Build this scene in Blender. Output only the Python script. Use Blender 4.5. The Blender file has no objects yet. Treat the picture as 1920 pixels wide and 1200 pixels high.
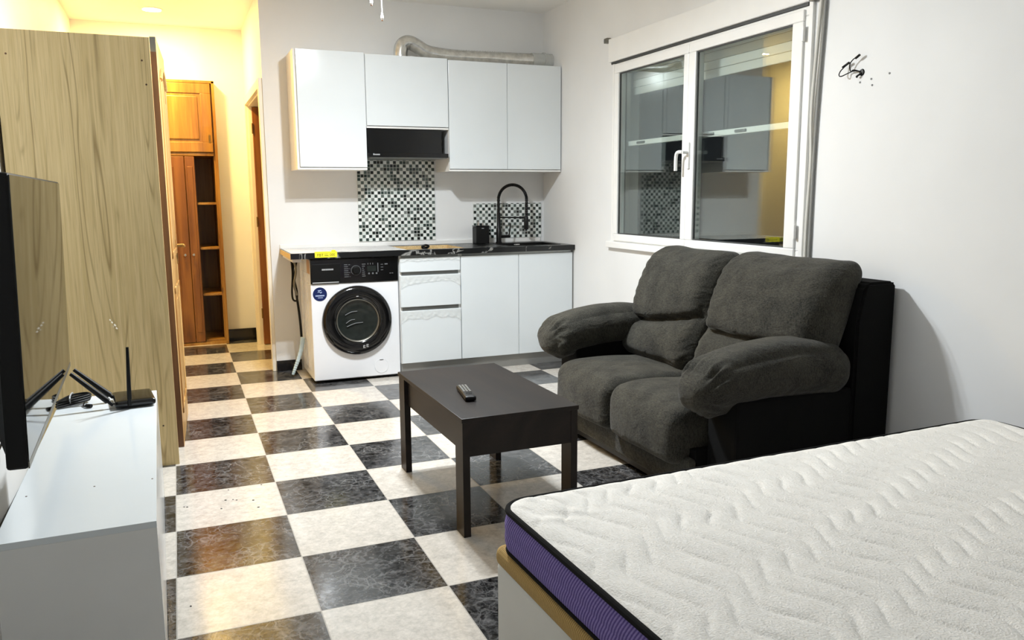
import bpy, bmesh, math, random
from mathutils import Vector, Matrix, noise as mnoise

# ------------------------------------------------------------------ camera, light, exposure
random.seed(7)
scene = bpy.context.scene
COL = scene.collection

cam_data = bpy.data.cameras.new('camera')
cam = bpy.data.objects.new('camera', cam_data)
COL.objects.link(cam)
scene.camera = cam
cam_data.sensor_width = 36.0
cam_data.lens = 28.4227
cam_data.clip_start = 0.02
_rt = Vector((0.92423773, -0.381761, -0.00656912))
_up = Vector((0.06442728, 0.13897314, 0.98819815))
_fw = Vector((0.37634259, 0.91375325, -0.15304004))
cam.matrix_world = Matrix(((_rt.x, _up.x, -_fw.x, 0.0),
                           (_rt.y, _up.y, -_fw.y, 0.0),
                           (_rt.z, _up.z, -_fw.z, 1.35106),
                           (0, 0, 0, 1)))

world = bpy.data.worlds.new('night')
scene.world = world
world.use_nodes = True
world.node_tree.nodes['Background'].inputs[0].default_value = (0.010, 0.012, 0.016, 1)
world.node_tree.nodes['Background'].inputs[1].default_value = 0.5

vs = scene.view_settings
vs.view_transform = 'Standard'
vs.look = 'None'
vs.exposure = 0.0
vs.gamma = 1.0
vs.use_curve_mapping = False
scene.cycles.use_denoising = True
scene.cycles.max_bounces = 10
scene.cycles.diffuse_bounces = 6
scene.cycles.sample_clamp_indirect = 6.0

FAN_LAMP = (0.91, 0.965, 1.0)      # neutral white bulbs of the ceiling fan
FAN_POWER = 2750.0
HALL_LAMP = (1.0, 0.66, 0.20)      # warm hallway downlight
HALL_POWER = 1500.0

# ------------------------------------------------------------------ materials
def lin(r, g, b):
    f = lambda c: (c / 255 / 12.92) if c / 255 <= 0.04045 else ((c / 255 + 0.055) / 1.055) ** 2.4
    return (f(r), f(g), f(b), 1.0)

class NT:
    """small helper around one material's node tree"""
    def __init__(s, name):
        s.m = bpy.data.materials.new(name)
        s.m.use_nodes = True
        s.t = s.m.node_tree
        s.n = s.t.nodes
        s.p = s.n['Principled BSDF']
        s.out = s.n['Material Output']
    def add(s, kind, **kw):
        n = s.n.new(kind)
        for k, v in kw.items():
            setattr(n, k, v)
        return n
    def link(s, a, b):
        s.t.links.new(a, b)
    def val(s, sock, v):
        if hasattr(v, 'is_output') or isinstance(v, bpy.types.NodeSocket):
            s.link(v, sock)
        else:
            sock.default_value = v
    def math(s, op, a, b=None, c=None):
        n = s.add('ShaderNodeMath', operation=op)
        s.val(n.inputs[0], a)
        if b is not None: s.val(n.inputs[1], b)
        if c is not None: s.val(n.inputs[2], c)
        return n.outputs[0]
    def coord(s, scale=(1, 1, 1)):
        tc = s.add('ShaderNodeTexCoord')
        mp = s.add('ShaderNodeMapping')
        mp.inputs['Scale'].default_value = scale
        s.link(tc.outputs['Object'], mp.inputs['Vector'])
        return mp.outputs[0]
    def noise(s, vec, scale, detail=4, rough=0.5, dist=0.0):
        n = s.add('ShaderNodeTexNoise')
        if vec is not None: s.link(vec, n.inputs['Vector'])
        n.inputs['Scale'].default_value = scale
        n.inputs['Detail'].default_value = detail
        n.inputs['Roughness'].default_value = rough
        n.inputs['Distortion'].default_value = dist
        return n.outputs['Fac']
    def ramp(s, fac, stops, interp='LINEAR'):
        r = s.add('ShaderNodeValToRGB')
        r.color_ramp.interpolation = interp
        e = r.color_ramp.elements
        while len(e) < len(stops): e.new(0.5)
        for k, (p, c) in enumerate(stops):
            e[k].position = p
            e[k].color = c if len(c) == 4 else (*c, 1)
        s.link(fac, r.inputs[0])
        return r.outputs[0]
    def mix(s, fac, a, b):
        n = s.add('ShaderNodeMix', data_type='RGBA')
        s.val(n.inputs[0], fac)
        s.val(n.inputs[6], a)
        s.val(n.inputs[7], b)
        return n.outputs[2]
    def bump(s, h, strength=0.2, dist=0.002):
        b = s.add('ShaderNodeBump')
        b.inputs['Strength'].default_value = strength
        b.inputs['Distance'].default_value = dist
        s.link(h, b.inputs['Height'])
        s.link(b.outputs[0], s.p.inputs['Normal'])

def plain(name, rgb, rough=0.5, metal=0.0, var=0.06, nscale=6.0, bump=0.0, bscale=120.0, bdist=0.001, coat=0.0, spec=0.5):
    """procedural paint / plastic / metal: base colour gently broken up by noise"""
    t = NT(name)
    v = t.coord()
    c = lin(*rgb)
    lo = tuple(x * (1 - var) for x in c[:3]) + (1,)
    hi = tuple(min(1, x * (1 + var)) for x in c[:3]) + (1,)
    t.link(t.ramp(t.noise(v, nscale), [(0.3, lo), (0.7, hi)]), t.p.inputs['Base Color'])
    t.p.inputs['Roughness'].default_value = rough
    t.p.inputs['Metallic'].default_value = metal
    t.p.inputs['Specular IOR Level'].default_value = spec
    t.p.inputs['Coat Weight'].default_value = coat
    t.p.inputs['Coat Roughness'].default_value = 0.05
    if bump:
        t.bump(t.noise(v, bscale, 3), bump, bdist)
    return t.m

def emissive(name, col, power):
    t = NT(name)
    v = t.coord()
    t.link(t.ramp(t.noise(v, 3), [(0.0, (*col, 1)), (1.0, (*col, 1))]), t.p.inputs['Emission Color'])
    t.p.inputs['Emission Strength'].default_value = power
    t.p.inputs['Base Color'].default_value = (0.8, 0.8, 0.8, 1)
    return t.m

def wood(name, cols, along='Z', grain=60.0, stretch=0.05, rough=0.4, rings=9.0, knots=False, bump=0.08, coat=0.0, spec=0.5):
    """streaky grain stretched along one axis, with soft cathedral figures"""
    t = NT(name)
    sc = [1.0, 1.0, 1.0]
    sc['XYZ'.index(along)] = stretch
    v = t.coord(tuple(sc))
    fine = t.noise(v, grain, 5, 0.6, 0.4)
    sc2 = [1.0, 1.0, 1.0]
    sc2['XYZ'.index(along)] = 0.13
    v2 = t.coord(tuple(sc2))
    big = t.noise(v2, 2.6, 2, 0.4, 0.6)
    band = t.math('PINGPONG', t.math('MULTIPLY', big, rings * 2), 1.0)
    f = t.math('ADD', t.math('MULTIPLY', fine, 0.62), t.math('MULTIPLY', band, 0.38))
    col = t.ramp(f, [(0.25, lin(*cols[0])), (0.5, lin(*cols[1])), (0.72, lin(*cols[2]))])
    if knots:
        vo = t.add('ShaderNodeTexVoronoi', feature='F1')
        t.link(t.coord((1, 1, 0.6) if along == 'Z' else (0.6, 1, 1)), vo.inputs['Vector'])
        vo.inputs['Scale'].default_value = 5.0
        k = t.ramp(vo.outputs['Distance'], [(0.05, (1, 1, 1, 1)), (0.11, (0, 0, 0, 1))])
        col = t.mix(t.math('MULTIPLY', k, 0.75), col, lin(*[int(c * 0.55) for c in cols[0]]))
    t.link(col, t.p.inputs['Base Color'])
    t.p.inputs['Roughness'].default_value = rough
    t.p.inputs['Coat Weight'].default_value = coat
    t.p.inputs['Specular IOR Level'].default_value = spec
    if bump: t.bump(fine, bump, 0.001)
    return t.m

def fabric(name, rgb, rgb2, scale=420.0, bump=0.5, rough=0.95, sheen=0.15, blotch=9.0, folds=0.0, weave_depth=0.0015):
    t = NT(name)
    v = t.coord()
    w1 = t.noise(t.coord((1, 0.25, 1)), scale, 2)
    w2 = t.noise(t.coord((1, 1, 0.25)), scale, 2)
    f = t.math('MULTIPLY', t.math('ADD', w1, w2), 0.5)
    b = t.noise(v, blotch, 4)
    g = t.math('ADD', t.math('MULTIPLY', f, 0.7), t.math('MULTIPLY', b, 0.3))
    t.link(t.ramp(g, [(0.36, lin(*rgb)), (0.64, lin(*rgb2))]), t.p.inputs['Base Color'])
    t.p.inputs['Roughness'].default_value = rough
    t.p.inputs['Sheen Weight'].default_value = sheen
    t.p.inputs['Specular IOR Level'].default_value = 0.2
    t.bump(f, bump, weave_depth)
    if folds:
        # soft creases of loosely stretched upholstery under the weave
        fo = t.noise(t.coord((1, 0.6, 1.4)), 11, 3, 0.55, 1.2)
        b2 = t.add('ShaderNodeBump')
        b2.inputs['Strength'].default_value = folds
        b2.inputs['Distance'].default_value = 0.02
        t.link(fo, b2.inputs['Height'])
        t.link(b2.outputs[0], t.p.inputs['Normal'].links[0].from_node.inputs['Normal'])
    return t.m

def floor_material():
    t = NT('checker_marble_tiles')
    tc = t.add('ShaderNodeTexCoord')
    sp = t.add('ShaderNodeSeparateXYZ')
    t.link(tc.outputs['Object'], sp.inputs[0])
    u = t.math('DIVIDE', t.math('ADD', sp.outputs[0], 0.0802), 0.44)
    v = t.math('DIVIDE', t.math('SUBTRACT', sp.outputs[1], 4.3014), 0.44)
    fu, fv = t.math('FLOOR', u), t.math('FLOOR', v)
    par = t.math('FLOORED_MODULO', t.math('ADD', fu, fv), 2.0)
    cu, cv = t.math('SUBTRACT', u, fu), t.math('SUBTRACT', v, fv)
    eu = t.math('MINIMUM', cu, t.math('SUBTRACT', 1.0, cu))
    ev = t.math('MINIMUM', cv, t.math('SUBTRACT', 1.0, cv))
    grout = t.math('LESS_THAN', t.math('MINIMUM', eu, ev), 0.0045)
    cb = t.add('ShaderNodeCombineXYZ')
    t.link(fu, cb.inputs[0]); t.link(fv, cb.inputs[1])
    wn = t.add('ShaderNodeTexWhiteNoise', noise_dimensions='3D')
    t.link(cb.outputs[0], wn.inputs['Vector'])
    off = t.add('ShaderNodeVectorMath', operation='SCALE')
    t.link(wn.outputs['Color'], off.inputs[0]); off.inputs['Scale'].default_value = 9.0
    ad = t.add('ShaderNodeVectorMath', operation='ADD')
    t.link(tc.outputs['Object'], ad.inputs[0]); t.link(off.outputs[0], ad.inputs[1])
    P = ad.outputs[0]
    # distorted coordinates for the marble veins
    nz = t.add('ShaderNodeTexNoise'); t.link(P, nz.inputs['Vector'])
    nz.inputs['Scale'].default_value = 9.0; nz.inputs['Detail'].default_value = 5
    dsc = t.add('ShaderNodeVectorMath', operation='SCALE'); t.link(nz.outputs['Color'], dsc.inputs[0]); dsc.inputs['Scale'].default_value = 0.14
    ad2 = t.add('ShaderNodeVectorMath', operation='ADD'); t.link(P, ad2.inputs[0]); t.link(dsc.outputs[0], ad2.inputs[1])
    def veins(scale, w):
        vo = t.add('ShaderNodeTexVoronoi', feature='DISTANCE_TO_EDGE')
        t.link(ad2.outputs[0], vo.inputs['Vector']); vo.inputs['Scale'].default_value = scale
        return t.ramp(vo.outputs['Distance'], [(0.0, (1, 1, 1, 1)), (w, (0, 0, 0, 1))])
    mask = t.ramp(t.noise(P, 6, 4), [(0.36, (0.05, 0.05, 0.05, 1)), (0.62, (1, 1, 1, 1))])
    web = t.math('MULTIPLY', t.math('MAXIMUM', t.math('MULTIPLY', veins(13, 0.07), 0.75), t.math('MULTIPLY', veins(31, 0.10), 0.45)), mask)
    cloud = t.noise(P, 22, 6, 0.65)
    fine = t.noise(P, 60, 6, 0.7, 0.6)
    mott = t.math('ADD', t.math('MULTIPLY', cloud, 0.5), t.math('MULTIPLY', fine, 0.5))
    dark = t.mix(t.ramp(mott, [(0.44, (0, 0, 0, 1)), (0.66, (1, 1, 1, 1))]), lin(7, 7, 8), lin(92, 91, 92))
    dark = t.mix(t.math('MULTIPLY', web, 0.60), dark, lin(150, 150, 150))
    white = t.mix(t.ramp(mott, [(0.38, (0, 0, 0, 1)), (0.64, (1, 1, 1, 1))]), lin(214, 208, 199), lin(180, 174, 166))
    white = t.mix(t.math('MULTIPLY', web, 0.30), white, lin(150, 146, 142))
    col = t.mix(par, white, dark)
    col = t.mix(grout, col, lin(150, 145, 136))
    t.link(col, t.p.inputs['Base Color'])
    rr = t.ramp(t.noise(P, 40, 3), [(0.3, (0.10, 0.10, 0.10, 1)), (0.7, (0.19, 0.19, 0.19, 1))])
    t.link(t.mix(grout, rr, (0.7, 0.7, 0.7, 1)), t.p.inputs['Roughness'])
    t.p.inputs['Specular IOR Level'].default_value = 0.85
    h = t.math('SUBTRACT', t.math('MULTIPLY', t.noise(tc.outputs['Object'], 70, 4), 0.5), grout)
    t.bump(h, 0.22, 0.0012)
    return t.m

def mosaic_material(x0, z0, p):
    t = NT('glass_mosaic')
    tc = t.add('ShaderNodeTexCoord')
    sp = t.add('ShaderNodeSeparateXYZ')
    t.link(tc.outputs['Object'], sp.inputs[0])
    u = t.math('DIVIDE', t.math('SUBTRACT', sp.outputs[0], x0), p)
    v = t.math('DIVIDE', t.math('SUBTRACT', sp.outputs[2], z0), p)
    fu, fv = t.math('FLOOR', u), t.math('FLOOR', v)
    cu, cv = t.math('SUBTRACT', u, fu), t.math('SUBTRACT', v, fv)
    e = t.math('MINIMUM', t.math('MINIMUM', cu, t.math('SUBTRACT', 1.0, cu)), t.math('MINIMUM', cv, t.math('SUBTRACT', 1.0, cv)))
    grout = t.math('LESS_THAN', e, 0.07)
    cb = t.add('ShaderNodeCombineXYZ'); t.link(fu, cb.inputs[0]); t.link(fv, cb.inputs[1])
    wn = t.add('ShaderNodeTexWhiteNoise', noise_dimensions='3D'); t.link(cb.outputs[0], wn.inputs['Vector'])
    cb2 = t.add('ShaderNodeCombineXYZ'); t.link(fv, cb2.inputs[0]); t.link(fu, cb2.inputs[1]); cb2.inputs[2].default_value = 4.7
    wn2 = t.add('ShaderNodeTexWhiteNoise', noise_dimensions='3D'); t.link(cb2.outputs[0], wn2.inputs['Vector'])
    par = t.math('FLOORED_MODULO', t.math('ADD', fu, fv), 2.0)
    light = t.math('MULTIPLY', par, t.math('GREATER_THAN', wn.outputs['Value'], 0.14))
    darks = t.ramp(wn2.outputs['Value'], [(0.0, lin(22, 30, 28)), (0.36, lin(48, 62, 58)), (0.68, lin(84, 96, 92)), (0.9, lin(112, 118, 114))], 'CONSTANT')
    lights = t.ramp(wn2.outputs['Value'], [(0.0, lin(236, 240, 238)), (0.6, lin(214, 222, 218))], 'CONSTANT')
    col = t.mix(light, darks, lights)
    col = t.mix(grout, col, lin(196, 200, 196))
    t.link(col, t.p.inputs['Base Color'])
    t.link(t.mix(grout, (0.12, 0.12, 0.12, 1), (0.7, 0.7, 0.7, 1)), t.p.inputs['Roughness'])
    t.bump(t.math('SUBTRACT', 1.0, grout), 0.4, 0.001)
    return t.m

def black_marble():
    t = NT('black_marble_laminate')
    v = t.coord()
    n = t.noise(v, 2.2, 5, 0.55, 1.4)
    vein = t.ramp(t.math('ABSOLUTE', t.math('SUBTRACT', n, 0.5)), [(0.0, (1, 1, 1, 1)), (0.016, (0, 0, 0, 1))])
    col = t.mix(t.math('MULTIPLY', vein, 0.55), lin(16, 17, 18), lin(190, 190, 186))
    t.link(col, t.p.inputs['Base Color'])
    t.p.inputs['Roughness'].default_value = 0.28
    return t.m

def glass_pane():
    """thin clear pane: what is not mirrored (Schlick) passes straight through"""
    t = NT('window_glass')
    g = t.add('ShaderNodeNewGeometry')
    d = t.add('ShaderNodeVectorMath', operation='DOT_PRODUCT')
    t.link(g.outputs['Normal'], d.inputs[0]); t.link(g.outputs['Incoming'], d.inputs[1])
    c = t.math('ABSOLUTE', d.outputs['Value'])
    f = t.math('POWER', t.math('SUBTRACT', 1.0, c), 5.0)
    v = t.coord()
    fl = t.math('MULTIPLY', t.noise(v, 4), 0.01)
    F = t.math('ADD', t.math('ADD', t.math('MULTIPLY', f, 0.95), 0.055), fl)
    tr = t.add('ShaderNodeBsdfTransparent'); tr.inputs[0].default_value = (0.95, 0.97, 0.96, 1)
    gl = t.add('ShaderNodeBsdfGlossy'); gl.inputs['Roughness'].default_value = 0.0
    gl.inputs['Color'].default_value = (0.97, 1, 0.99, 1)
    mx = t.add('ShaderNodeMixShader')
    t.link(F, mx.inputs[0]); t.link(tr.outputs[0], mx.inputs[1]); t.link(gl.outputs[0], mx.inputs[2])
    t.link(mx.outputs[0], t.out.inputs['Surface'])
    return t.m

def foil():
    t = NT('crinkled_aluminium_foil')
    v = t.coord()
    t.link(t.ramp(t.noise(v, 30, 4), [(0.3, lin(205, 205, 202)), (0.7, lin(235, 235, 232))]), t.p.inputs['Base Color'])
    t.p.inputs['Metallic'].default_value = 1.0
    t.p.inputs['Roughness'].default_value = 0.2
    t.bump(t.noise(v, 55, 4), 0.10, 0.002)
    return t.m

def film_material(name, alpha, tint):
    t = NT(name)
    v = t.coord()
    t.link(t.ramp(t.noise(v, 25, 4), [(0.3, lin(*tint)), (0.7, lin(*[min(255, c + 12) for c in tint]))]), t.p.inputs['Base Color'])
    t.p.inputs['Roughness'].default_value = 0.22
    t.p.inputs['Alpha'].default_value = alpha
    t.bump(t.noise(v, 45, 3, 0.5, 1.0), 0.8, 0.004)
    return t.m

def chipboard():
    t = NT('raw_chipboard')
    v = t.coord()
    vo = t.add('ShaderNodeTexVoronoi'); t.link(v, vo.inputs['Vector']); vo.inputs['Scale'].default_value = 260
    t.link(t.ramp(t.math('MULTIPLY', t.math('ADD', vo.outputs['Distance'], t.noise(v, 90, 4)), 0.6),
                  [(0.25, lin(120, 88, 48)), (0.45, lin(190, 155, 100)), (0.7, lin(222, 195, 145))]), t.p.inputs['Base Color'])
    t.p.inputs['Roughness'].default_value = 0.9
    t.bump(t.noise(v, 220, 3), 0.4, 0.001)
    return t.m

def wardrobe_panel():
    t = NT('light_oak_laminate')
    fine = t.noise(t.coord((1, 1, 0.02)), 85, 5, 0.6, 0.2)
    wide = t.noise(t.coord((1, 1, 0.012)), 13, 2)
    big = t.noise(t.coord((1.0, 1.0, 0.075)), 5.5, 2, 0.45, 0.25)
    ring = t.math('PINGPONG', t.math('MULTIPLY', big, 34), 1.0)
    ringl = t.ramp(ring, [(0.0, (1, 1, 1, 1)), (0.35, (0, 0, 0, 1))])
    gate = t.ramp(wide, [(0.46, (0, 0, 0, 1)), (0.60, (1, 1, 1, 1))])
    pores = t.ramp(t.noise(t.coord((1, 1, 0.03)), 210, 3), [(0.52, (0, 0, 0, 1)), (0.70, (1, 1, 1, 1))])
    base = t.mix(t.ramp(fine, [(0.3, (0, 0, 0, 1)), (0.7, (1, 1, 1, 1))]), lin(206, 180, 126), lin(232, 208, 158))
    base = t.mix(t.math('MULTIPLY', wide, 0.35), base, lin(178, 158, 104))
    col = t.mix(t.math('MULTIPLY', t.math('MULTIPLY', ringl, gate), 0.8), base, lin(140, 114, 66))
    col = t.mix(t.math('MULTIPLY', pores, 0.26), col, lin(140, 114, 70))
    t.link(col, t.p.inputs['Base Color'])
    t.p.inputs['Roughness'].default_value = 0.42
    t.bump(fine, 0.05, 0.001)
    return t.m

def ribbed_cloth(name, c1, c2, axis, freq, rough=0.9, bump=0.5):
    t = NT(name)
    tc = t.add('ShaderNodeTexCoord')
    sp = t.add('ShaderNodeSeparateXYZ'); t.link(tc.outputs['Object'], sp.inputs[0])
    a = sp.outputs['XYZ'.index(axis[0])]
    if len(axis) > 1:
        a = t.math('ADD', a, t.math('MULTIPLY', sp.outputs['XYZ'.index(axis[1])], 0.5))
    w = t.math('MULTIPLY_ADD', t.math('SINE', t.math('MULTIPLY', a, freq)), 0.5, 0.5)
    n = t.noise(t.coord(), 260, 3)
    f = t.math('ADD', t.math('MULTIPLY', w, 0.6), t.math('MULTIPLY', n, 0.4))
    t.link(t.ramp(f, [(0.2, lin(*c1)), (0.8, lin(*c2))]), t.p.inputs['Base Color'])
    t.p.inputs['Roughness'].default_value = rough
    t.p.inputs['Specular IOR Level'].default_value = 0.25
    t.bump(f, bump, 0.0015)
    return t.m

MT = {
    'wall': plain('painted_plaster', (229, 230, 230), 0.55, var=0.025, nscale=2.2, bump=0.12, bscale=60, bdist=0.001),
    'ceiling': plain('ceiling_paint', (246, 246, 244), 0.7, var=0.02, nscale=2),
    'floor': floor_material(),
    'skirting': plain('black_skirting_tile', (20, 18, 20), 0.15, var=0.2, nscale=30),
    'gloss_white': plain('gloss_white_lacquer', (222, 228, 231), 0.14, var=0.015, nscale=3),
    'board_white': plain('white_melamine', (232, 232, 230), 0.4, var=0.02),
    'board_edge': plain('white_board_side', (236, 230, 222), 0.5, var=0.02),
    'enamel': plain('white_enamel', (234, 236, 240), 0.25, var=0.015),
    'alu': plain('brushed_aluminium', (150, 152, 150), 0.35, 0.9, var=0.06, nscale=20),
    'plinth': plain('grey_kickboard', (150, 150, 147), 0.4, 0.5, var=0.05, nscale=5),
    'black_gloss': plain('black_gloss_plastic', (12, 12, 13), 0.12, var=0.2),
    'black_matt': plain('black_matt_plastic', (13, 13, 13), 0.45, var=0.2, spec=0.25),
    'black_metal': plain('black_coated_metal', (10, 10, 11), 0.38, 0.0, var=0.2, spec=0.3),
    'screen': plain('tv_screen', (9, 9, 9), 0.03, var=0.1, spec=0.8),
    'upvc': plain('white_upvc', (238, 238, 236), 0.3, var=0.02),
    'upvc_grey': plain('grey_gasket', (60, 62, 62), 0.6, var=0.1),
    'cream_paint': plain('cream_door_paint', (240, 232, 214), 0.4, var=0.03),
    'marble': black_marble(),
    'chip': chipboard(),
    'foil': foil(),
    'film': film_material('clear_protective_film', 0.42, (226, 228, 226)),
    'milky': film_material('milky_worktop_film', 0.82, (222, 222, 222)),
    'glass': glass_pane(),
    'pine': wood('orange_pine', ((124, 82, 30), (152, 108, 44), (170, 128, 60)), 'Z', 50, 0.05, 0.4, 5, True, coat=0.05),
    'pine_dark': wood('red_brown_pine', ((96, 56, 18), (120, 72, 24), (138, 88, 34)), 'Z', 50, 0.05, 0.4, 5, False, coat=0.05),
    'honey': wood('honey_pine', ((150, 104, 52), (192, 146, 84), (214, 174, 112)), 'Z', 55, 0.05, 0.4, 5, True),
    'brown_edge': wood('dark_brown_edge', ((52, 30, 16), (80, 50, 28), (104, 70, 42)), 'Z', 60, 0.05, 0.5, 5, False),
    'dark_door': wood('dark_orange_wood', ((96, 54, 20), (122, 70, 28), (142, 86, 38)), 'Z', 60, 0.05, 0.35, 5, False),
    'oak': wardrobe_panel(),
    'wenge': wood('dark_wenge_laminate', ((19, 13, 10), (26, 19, 15), (33, 25, 20)), 'Y', 80, 0.05, 0.42, 5, False, 0.04, spec=0.28),
    'sofa': fabric('charcoal_weave', (24, 24, 22), (72, 70, 62), 260, folds=0.45, sheen=0.08),
    'sofa_dark': fabric('shaded_side_cloth', (6, 6, 6), (13, 13, 12), sheen=0.0),  # dark cloth; shade of the sofa's unlit faces is put into its black
    'quilt': fabric('white_quilted_knit', (228, 225, 219), (242, 240, 236), 210, 1.0, 0.9, 0.0, 40, weave_depth=0.004),
    'purple': ribbed_cloth('purple_ribbed_knit', (84, 70, 132), (146, 130, 190), 'YZ', 620),
    'tan': ribbed_cloth('tan_ribbed_trim', (150, 122, 72), (196, 164, 106), 'Y', 900),
    'piping': fabric('black_piping_tape', (6, 6, 6), (14, 14, 14), 600, 0.5, sheen=0.0),
    'bed_white': plain('white_bed_panel', (214, 212, 204), 0.45, var=0.03),
    'yellow': plain('yellow_paper', (244, 232, 40), 0.6, var=0.03),
    'ink': plain('black_ink', (70, 62, 10), 0.7, var=0.1),
    'navy': plain('navy_sticker', (18, 34, 84), 0.3, var=0.1),
    'silver': plain('silver_print', (186, 188, 190), 0.35, 0.3, var=0.05),
    'grey_print': plain('grey_print', (96, 98, 100), 0.5, var=0.1),
    'button_rubber': plain('grey_button_rubber', (128, 128, 124), 0.5, var=0.1),
    'pale_print': plain('pale_blue_print', (170, 186, 220), 0.5, var=0.05),
    'chrome': plain('chrome', (205, 205, 205), 0.12, 1.0, var=0.03),
    'steel': plain('dull_steel', (130, 128, 120), 0.4, 0.8, var=0.1),
    'brass': plain('old_brass', (150, 120, 70), 0.35, 0.9, var=0.1),
    'tape': plain('brown_tape', (196, 150, 90), 0.35, var=0.1),
    'blue_hose': plain('pale_blue_plastic', (176, 196, 206), 0.4, var=0.08, nscale=30),
    'grey_cable': plain('grey_cable', (150, 150, 146), 0.5, var=0.06),
    'white_cable': plain('white_conduit', (218, 216, 208), 0.45, var=0.04),
    'drum': plain('steel_drum', (120, 124, 122), 0.3, 0.9, var=0.1, nscale=40),
    'dark_glass': plain('dark_bowl_glass', (34, 38, 36), 0.12, var=0.2, nscale=25, spec=0.25),
    'shade': plain('frosted_white', (240, 240, 236), 0.4, var=0.02),
    'hall_lamp': emissive('warm_led_disc', HALL_LAMP, HALL_POWER),
    'fan_lamp': emissive('white_bulb_globe', FAN_LAMP, FAN_POWER),
    'clear_plastic': film_material('cloudy_clear_plastic', 0.6, (206, 208, 204)),
}

# ------------------------------------------------------------------ object helpers
ROOT = {}

def root_matrix(o):
    while o.parent is not None:
        o = o.parent
    return ROOT.get(o.name, Matrix.Identity(4))

def thing(name, label, cat, loc, rotz=0.0, group=None, kind=None):
    o = bpy.data.objects.new(name, None)
    COL.objects.link(o)
    o.location = loc
    o.rotation_euler = (0, 0, rotz)
    o.empty_display_size = 0.1
    ROOT[o.name] = Matrix.Translation(Vector(loc)) @ Matrix.Rotation(rotz, 4, 'Z')
    if kind:
        o['kind'] = kind
    else:
        o['label'] = label
        o['category'] = cat
        if group: o['group'] = group
    return o

def finish(name, me, mats, parent, smooth, local, label):
    me.materials.clear()
    for m in (mats if isinstance(mats, (list, tuple)) else [mats]):
        me.materials.append(MT[m] if isinstance(m, str) else m)
    if smooth is not None:
        for p in me.polygons: p.use_smooth = True
        if smooth < 179:
            me.set_sharp_from_angle(angle=math.radians(smooth))
            # large flat faces of bevelled boards stay flat so that their mirror images are true
            for p in me.polygons: p.use_smooth = p.area < 0.0012
    o = bpy.data.objects.new(name, me)
    COL.objects.link(o)
    if parent is not None:
        if not local:
            me.transform(root_matrix(parent).inverted())
        o.parent = parent
    if label: o['label'] = label
    return o

def obj(name, bm, mats, parent=None, smooth=35, local=False, label=None):
    bmesh.ops.recalc_face_normals(bm, faces=bm.faces)
    me = bpy.data.meshes.new(name)
    bm.to_mesh(me)
    bm.free()
    return finish(name, me, mats, parent, smooth, local, label)

def top(o, label, cat, group=None):
    o['label'] = label; o['category'] = cat
    if group: o['group'] = group
    return o

def struct(name, bm, mats, parent=None, smooth=35, local=False):
    o = obj(name, bm, mats, parent, smooth, local)
    if parent is None: o['kind'] = 'structure'
    return o

def base_at_bottom(o):
    """move a one-mesh thing's origin to the centre of its base"""
    me = o.data
    xs = [v.co.x for v in me.vertices]; ys = [v.co.y for v in me.vertices]; zs = [v.co.z for v in me.vertices]
    c = Vector(((min(xs) + max(xs)) / 2, (min(ys) + max(ys)) / 2, min(zs)))
    me.transform(Matrix.Translation(-c))
    o.location = c
    return o

def new(): return bmesh.new()

def box(bm, x0, x1, y0, y1, z0, z1, bev=0.0, seg=2, mi=0):
    r = bmesh.ops.create_cube(bm, size=1.0)
    vs_ = r['verts']
    for v in vs_:
        v.co = Vector((x0 + (v.co.x + 0.5) * (x1 - x0), y0 + (v.co.y + 0.5) * (y1 - y0), z0 + (v.co.z + 0.5) * (z1 - z0)))
    fs = {f for v in vs_ for f in v.link_faces}
    for f in fs: f.material_index = mi
    if bev > 0:
        es = list({e for f in fs for e in f.edges})
        bmesh.ops.bevel(bm, geom=es, offset=bev, segments=seg, affect='EDGES', profile=0.5)
    return bm

def bx(x0, x1, y0, y1, z0, z1, bev=0.0, seg=2):
    return box(new(), x0, x1, y0, y1, z0, z1, bev, seg)

def frame_from(d):
    d = Vector(d).normalized()
    a = Vector((0, 0, 1)) if abs(d.z) < 0.9 else Vector((1, 0, 0))
    u = d.cross(a).normalized()
    return u, d.cross(u).normalized(), d

def cyl(bm, p0, p1, r0, r1=None, seg=20, mi=0, cap=True):
    p0, p1 = Vector(p0), Vector(p1)
    r1 = r0 if r1 is None else r1
    u, w, d = frame_from(p1 - p0)
    A, B = [], []
    for k in range(seg):
        a = 2 * math.pi * k / seg
        e = u * math.cos(a) + w * math.sin(a)
        A.append(bm.verts.new(p0 + e * r0)); B.append(bm.verts.new(p1 + e * r1))
    for k in range(seg):
        f = bm.faces.new((A[k], A[(k + 1) % seg], B[(k + 1) % seg], B[k])); f.material_index = mi
    if cap:
        for ring in (A, B):
            f = bm.faces.new(ring); f.material_index = mi
    return bm

def catmull(pts, n=8):
    P = [Vector(p) for p in pts]
    out = []
    for i in range(len(P) - 1):
        a = P[i - 1] if i else P[0] * 2 - P[1]
        b, c = P[i], P[i + 1]
        d = P[i + 2] if i + 2 < len(P) else P[-1] * 2 - P[-2]
        for k in range(n):
            t = k / n
            out.append(0.5 * ((2 * b) + (c - a) * t + (2 * a - 5 * b + 4 * c - d) * t * t + (3 * b - a - 3 * c + d) * t ** 3))
    out.append(P[-1])
    return out

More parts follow.
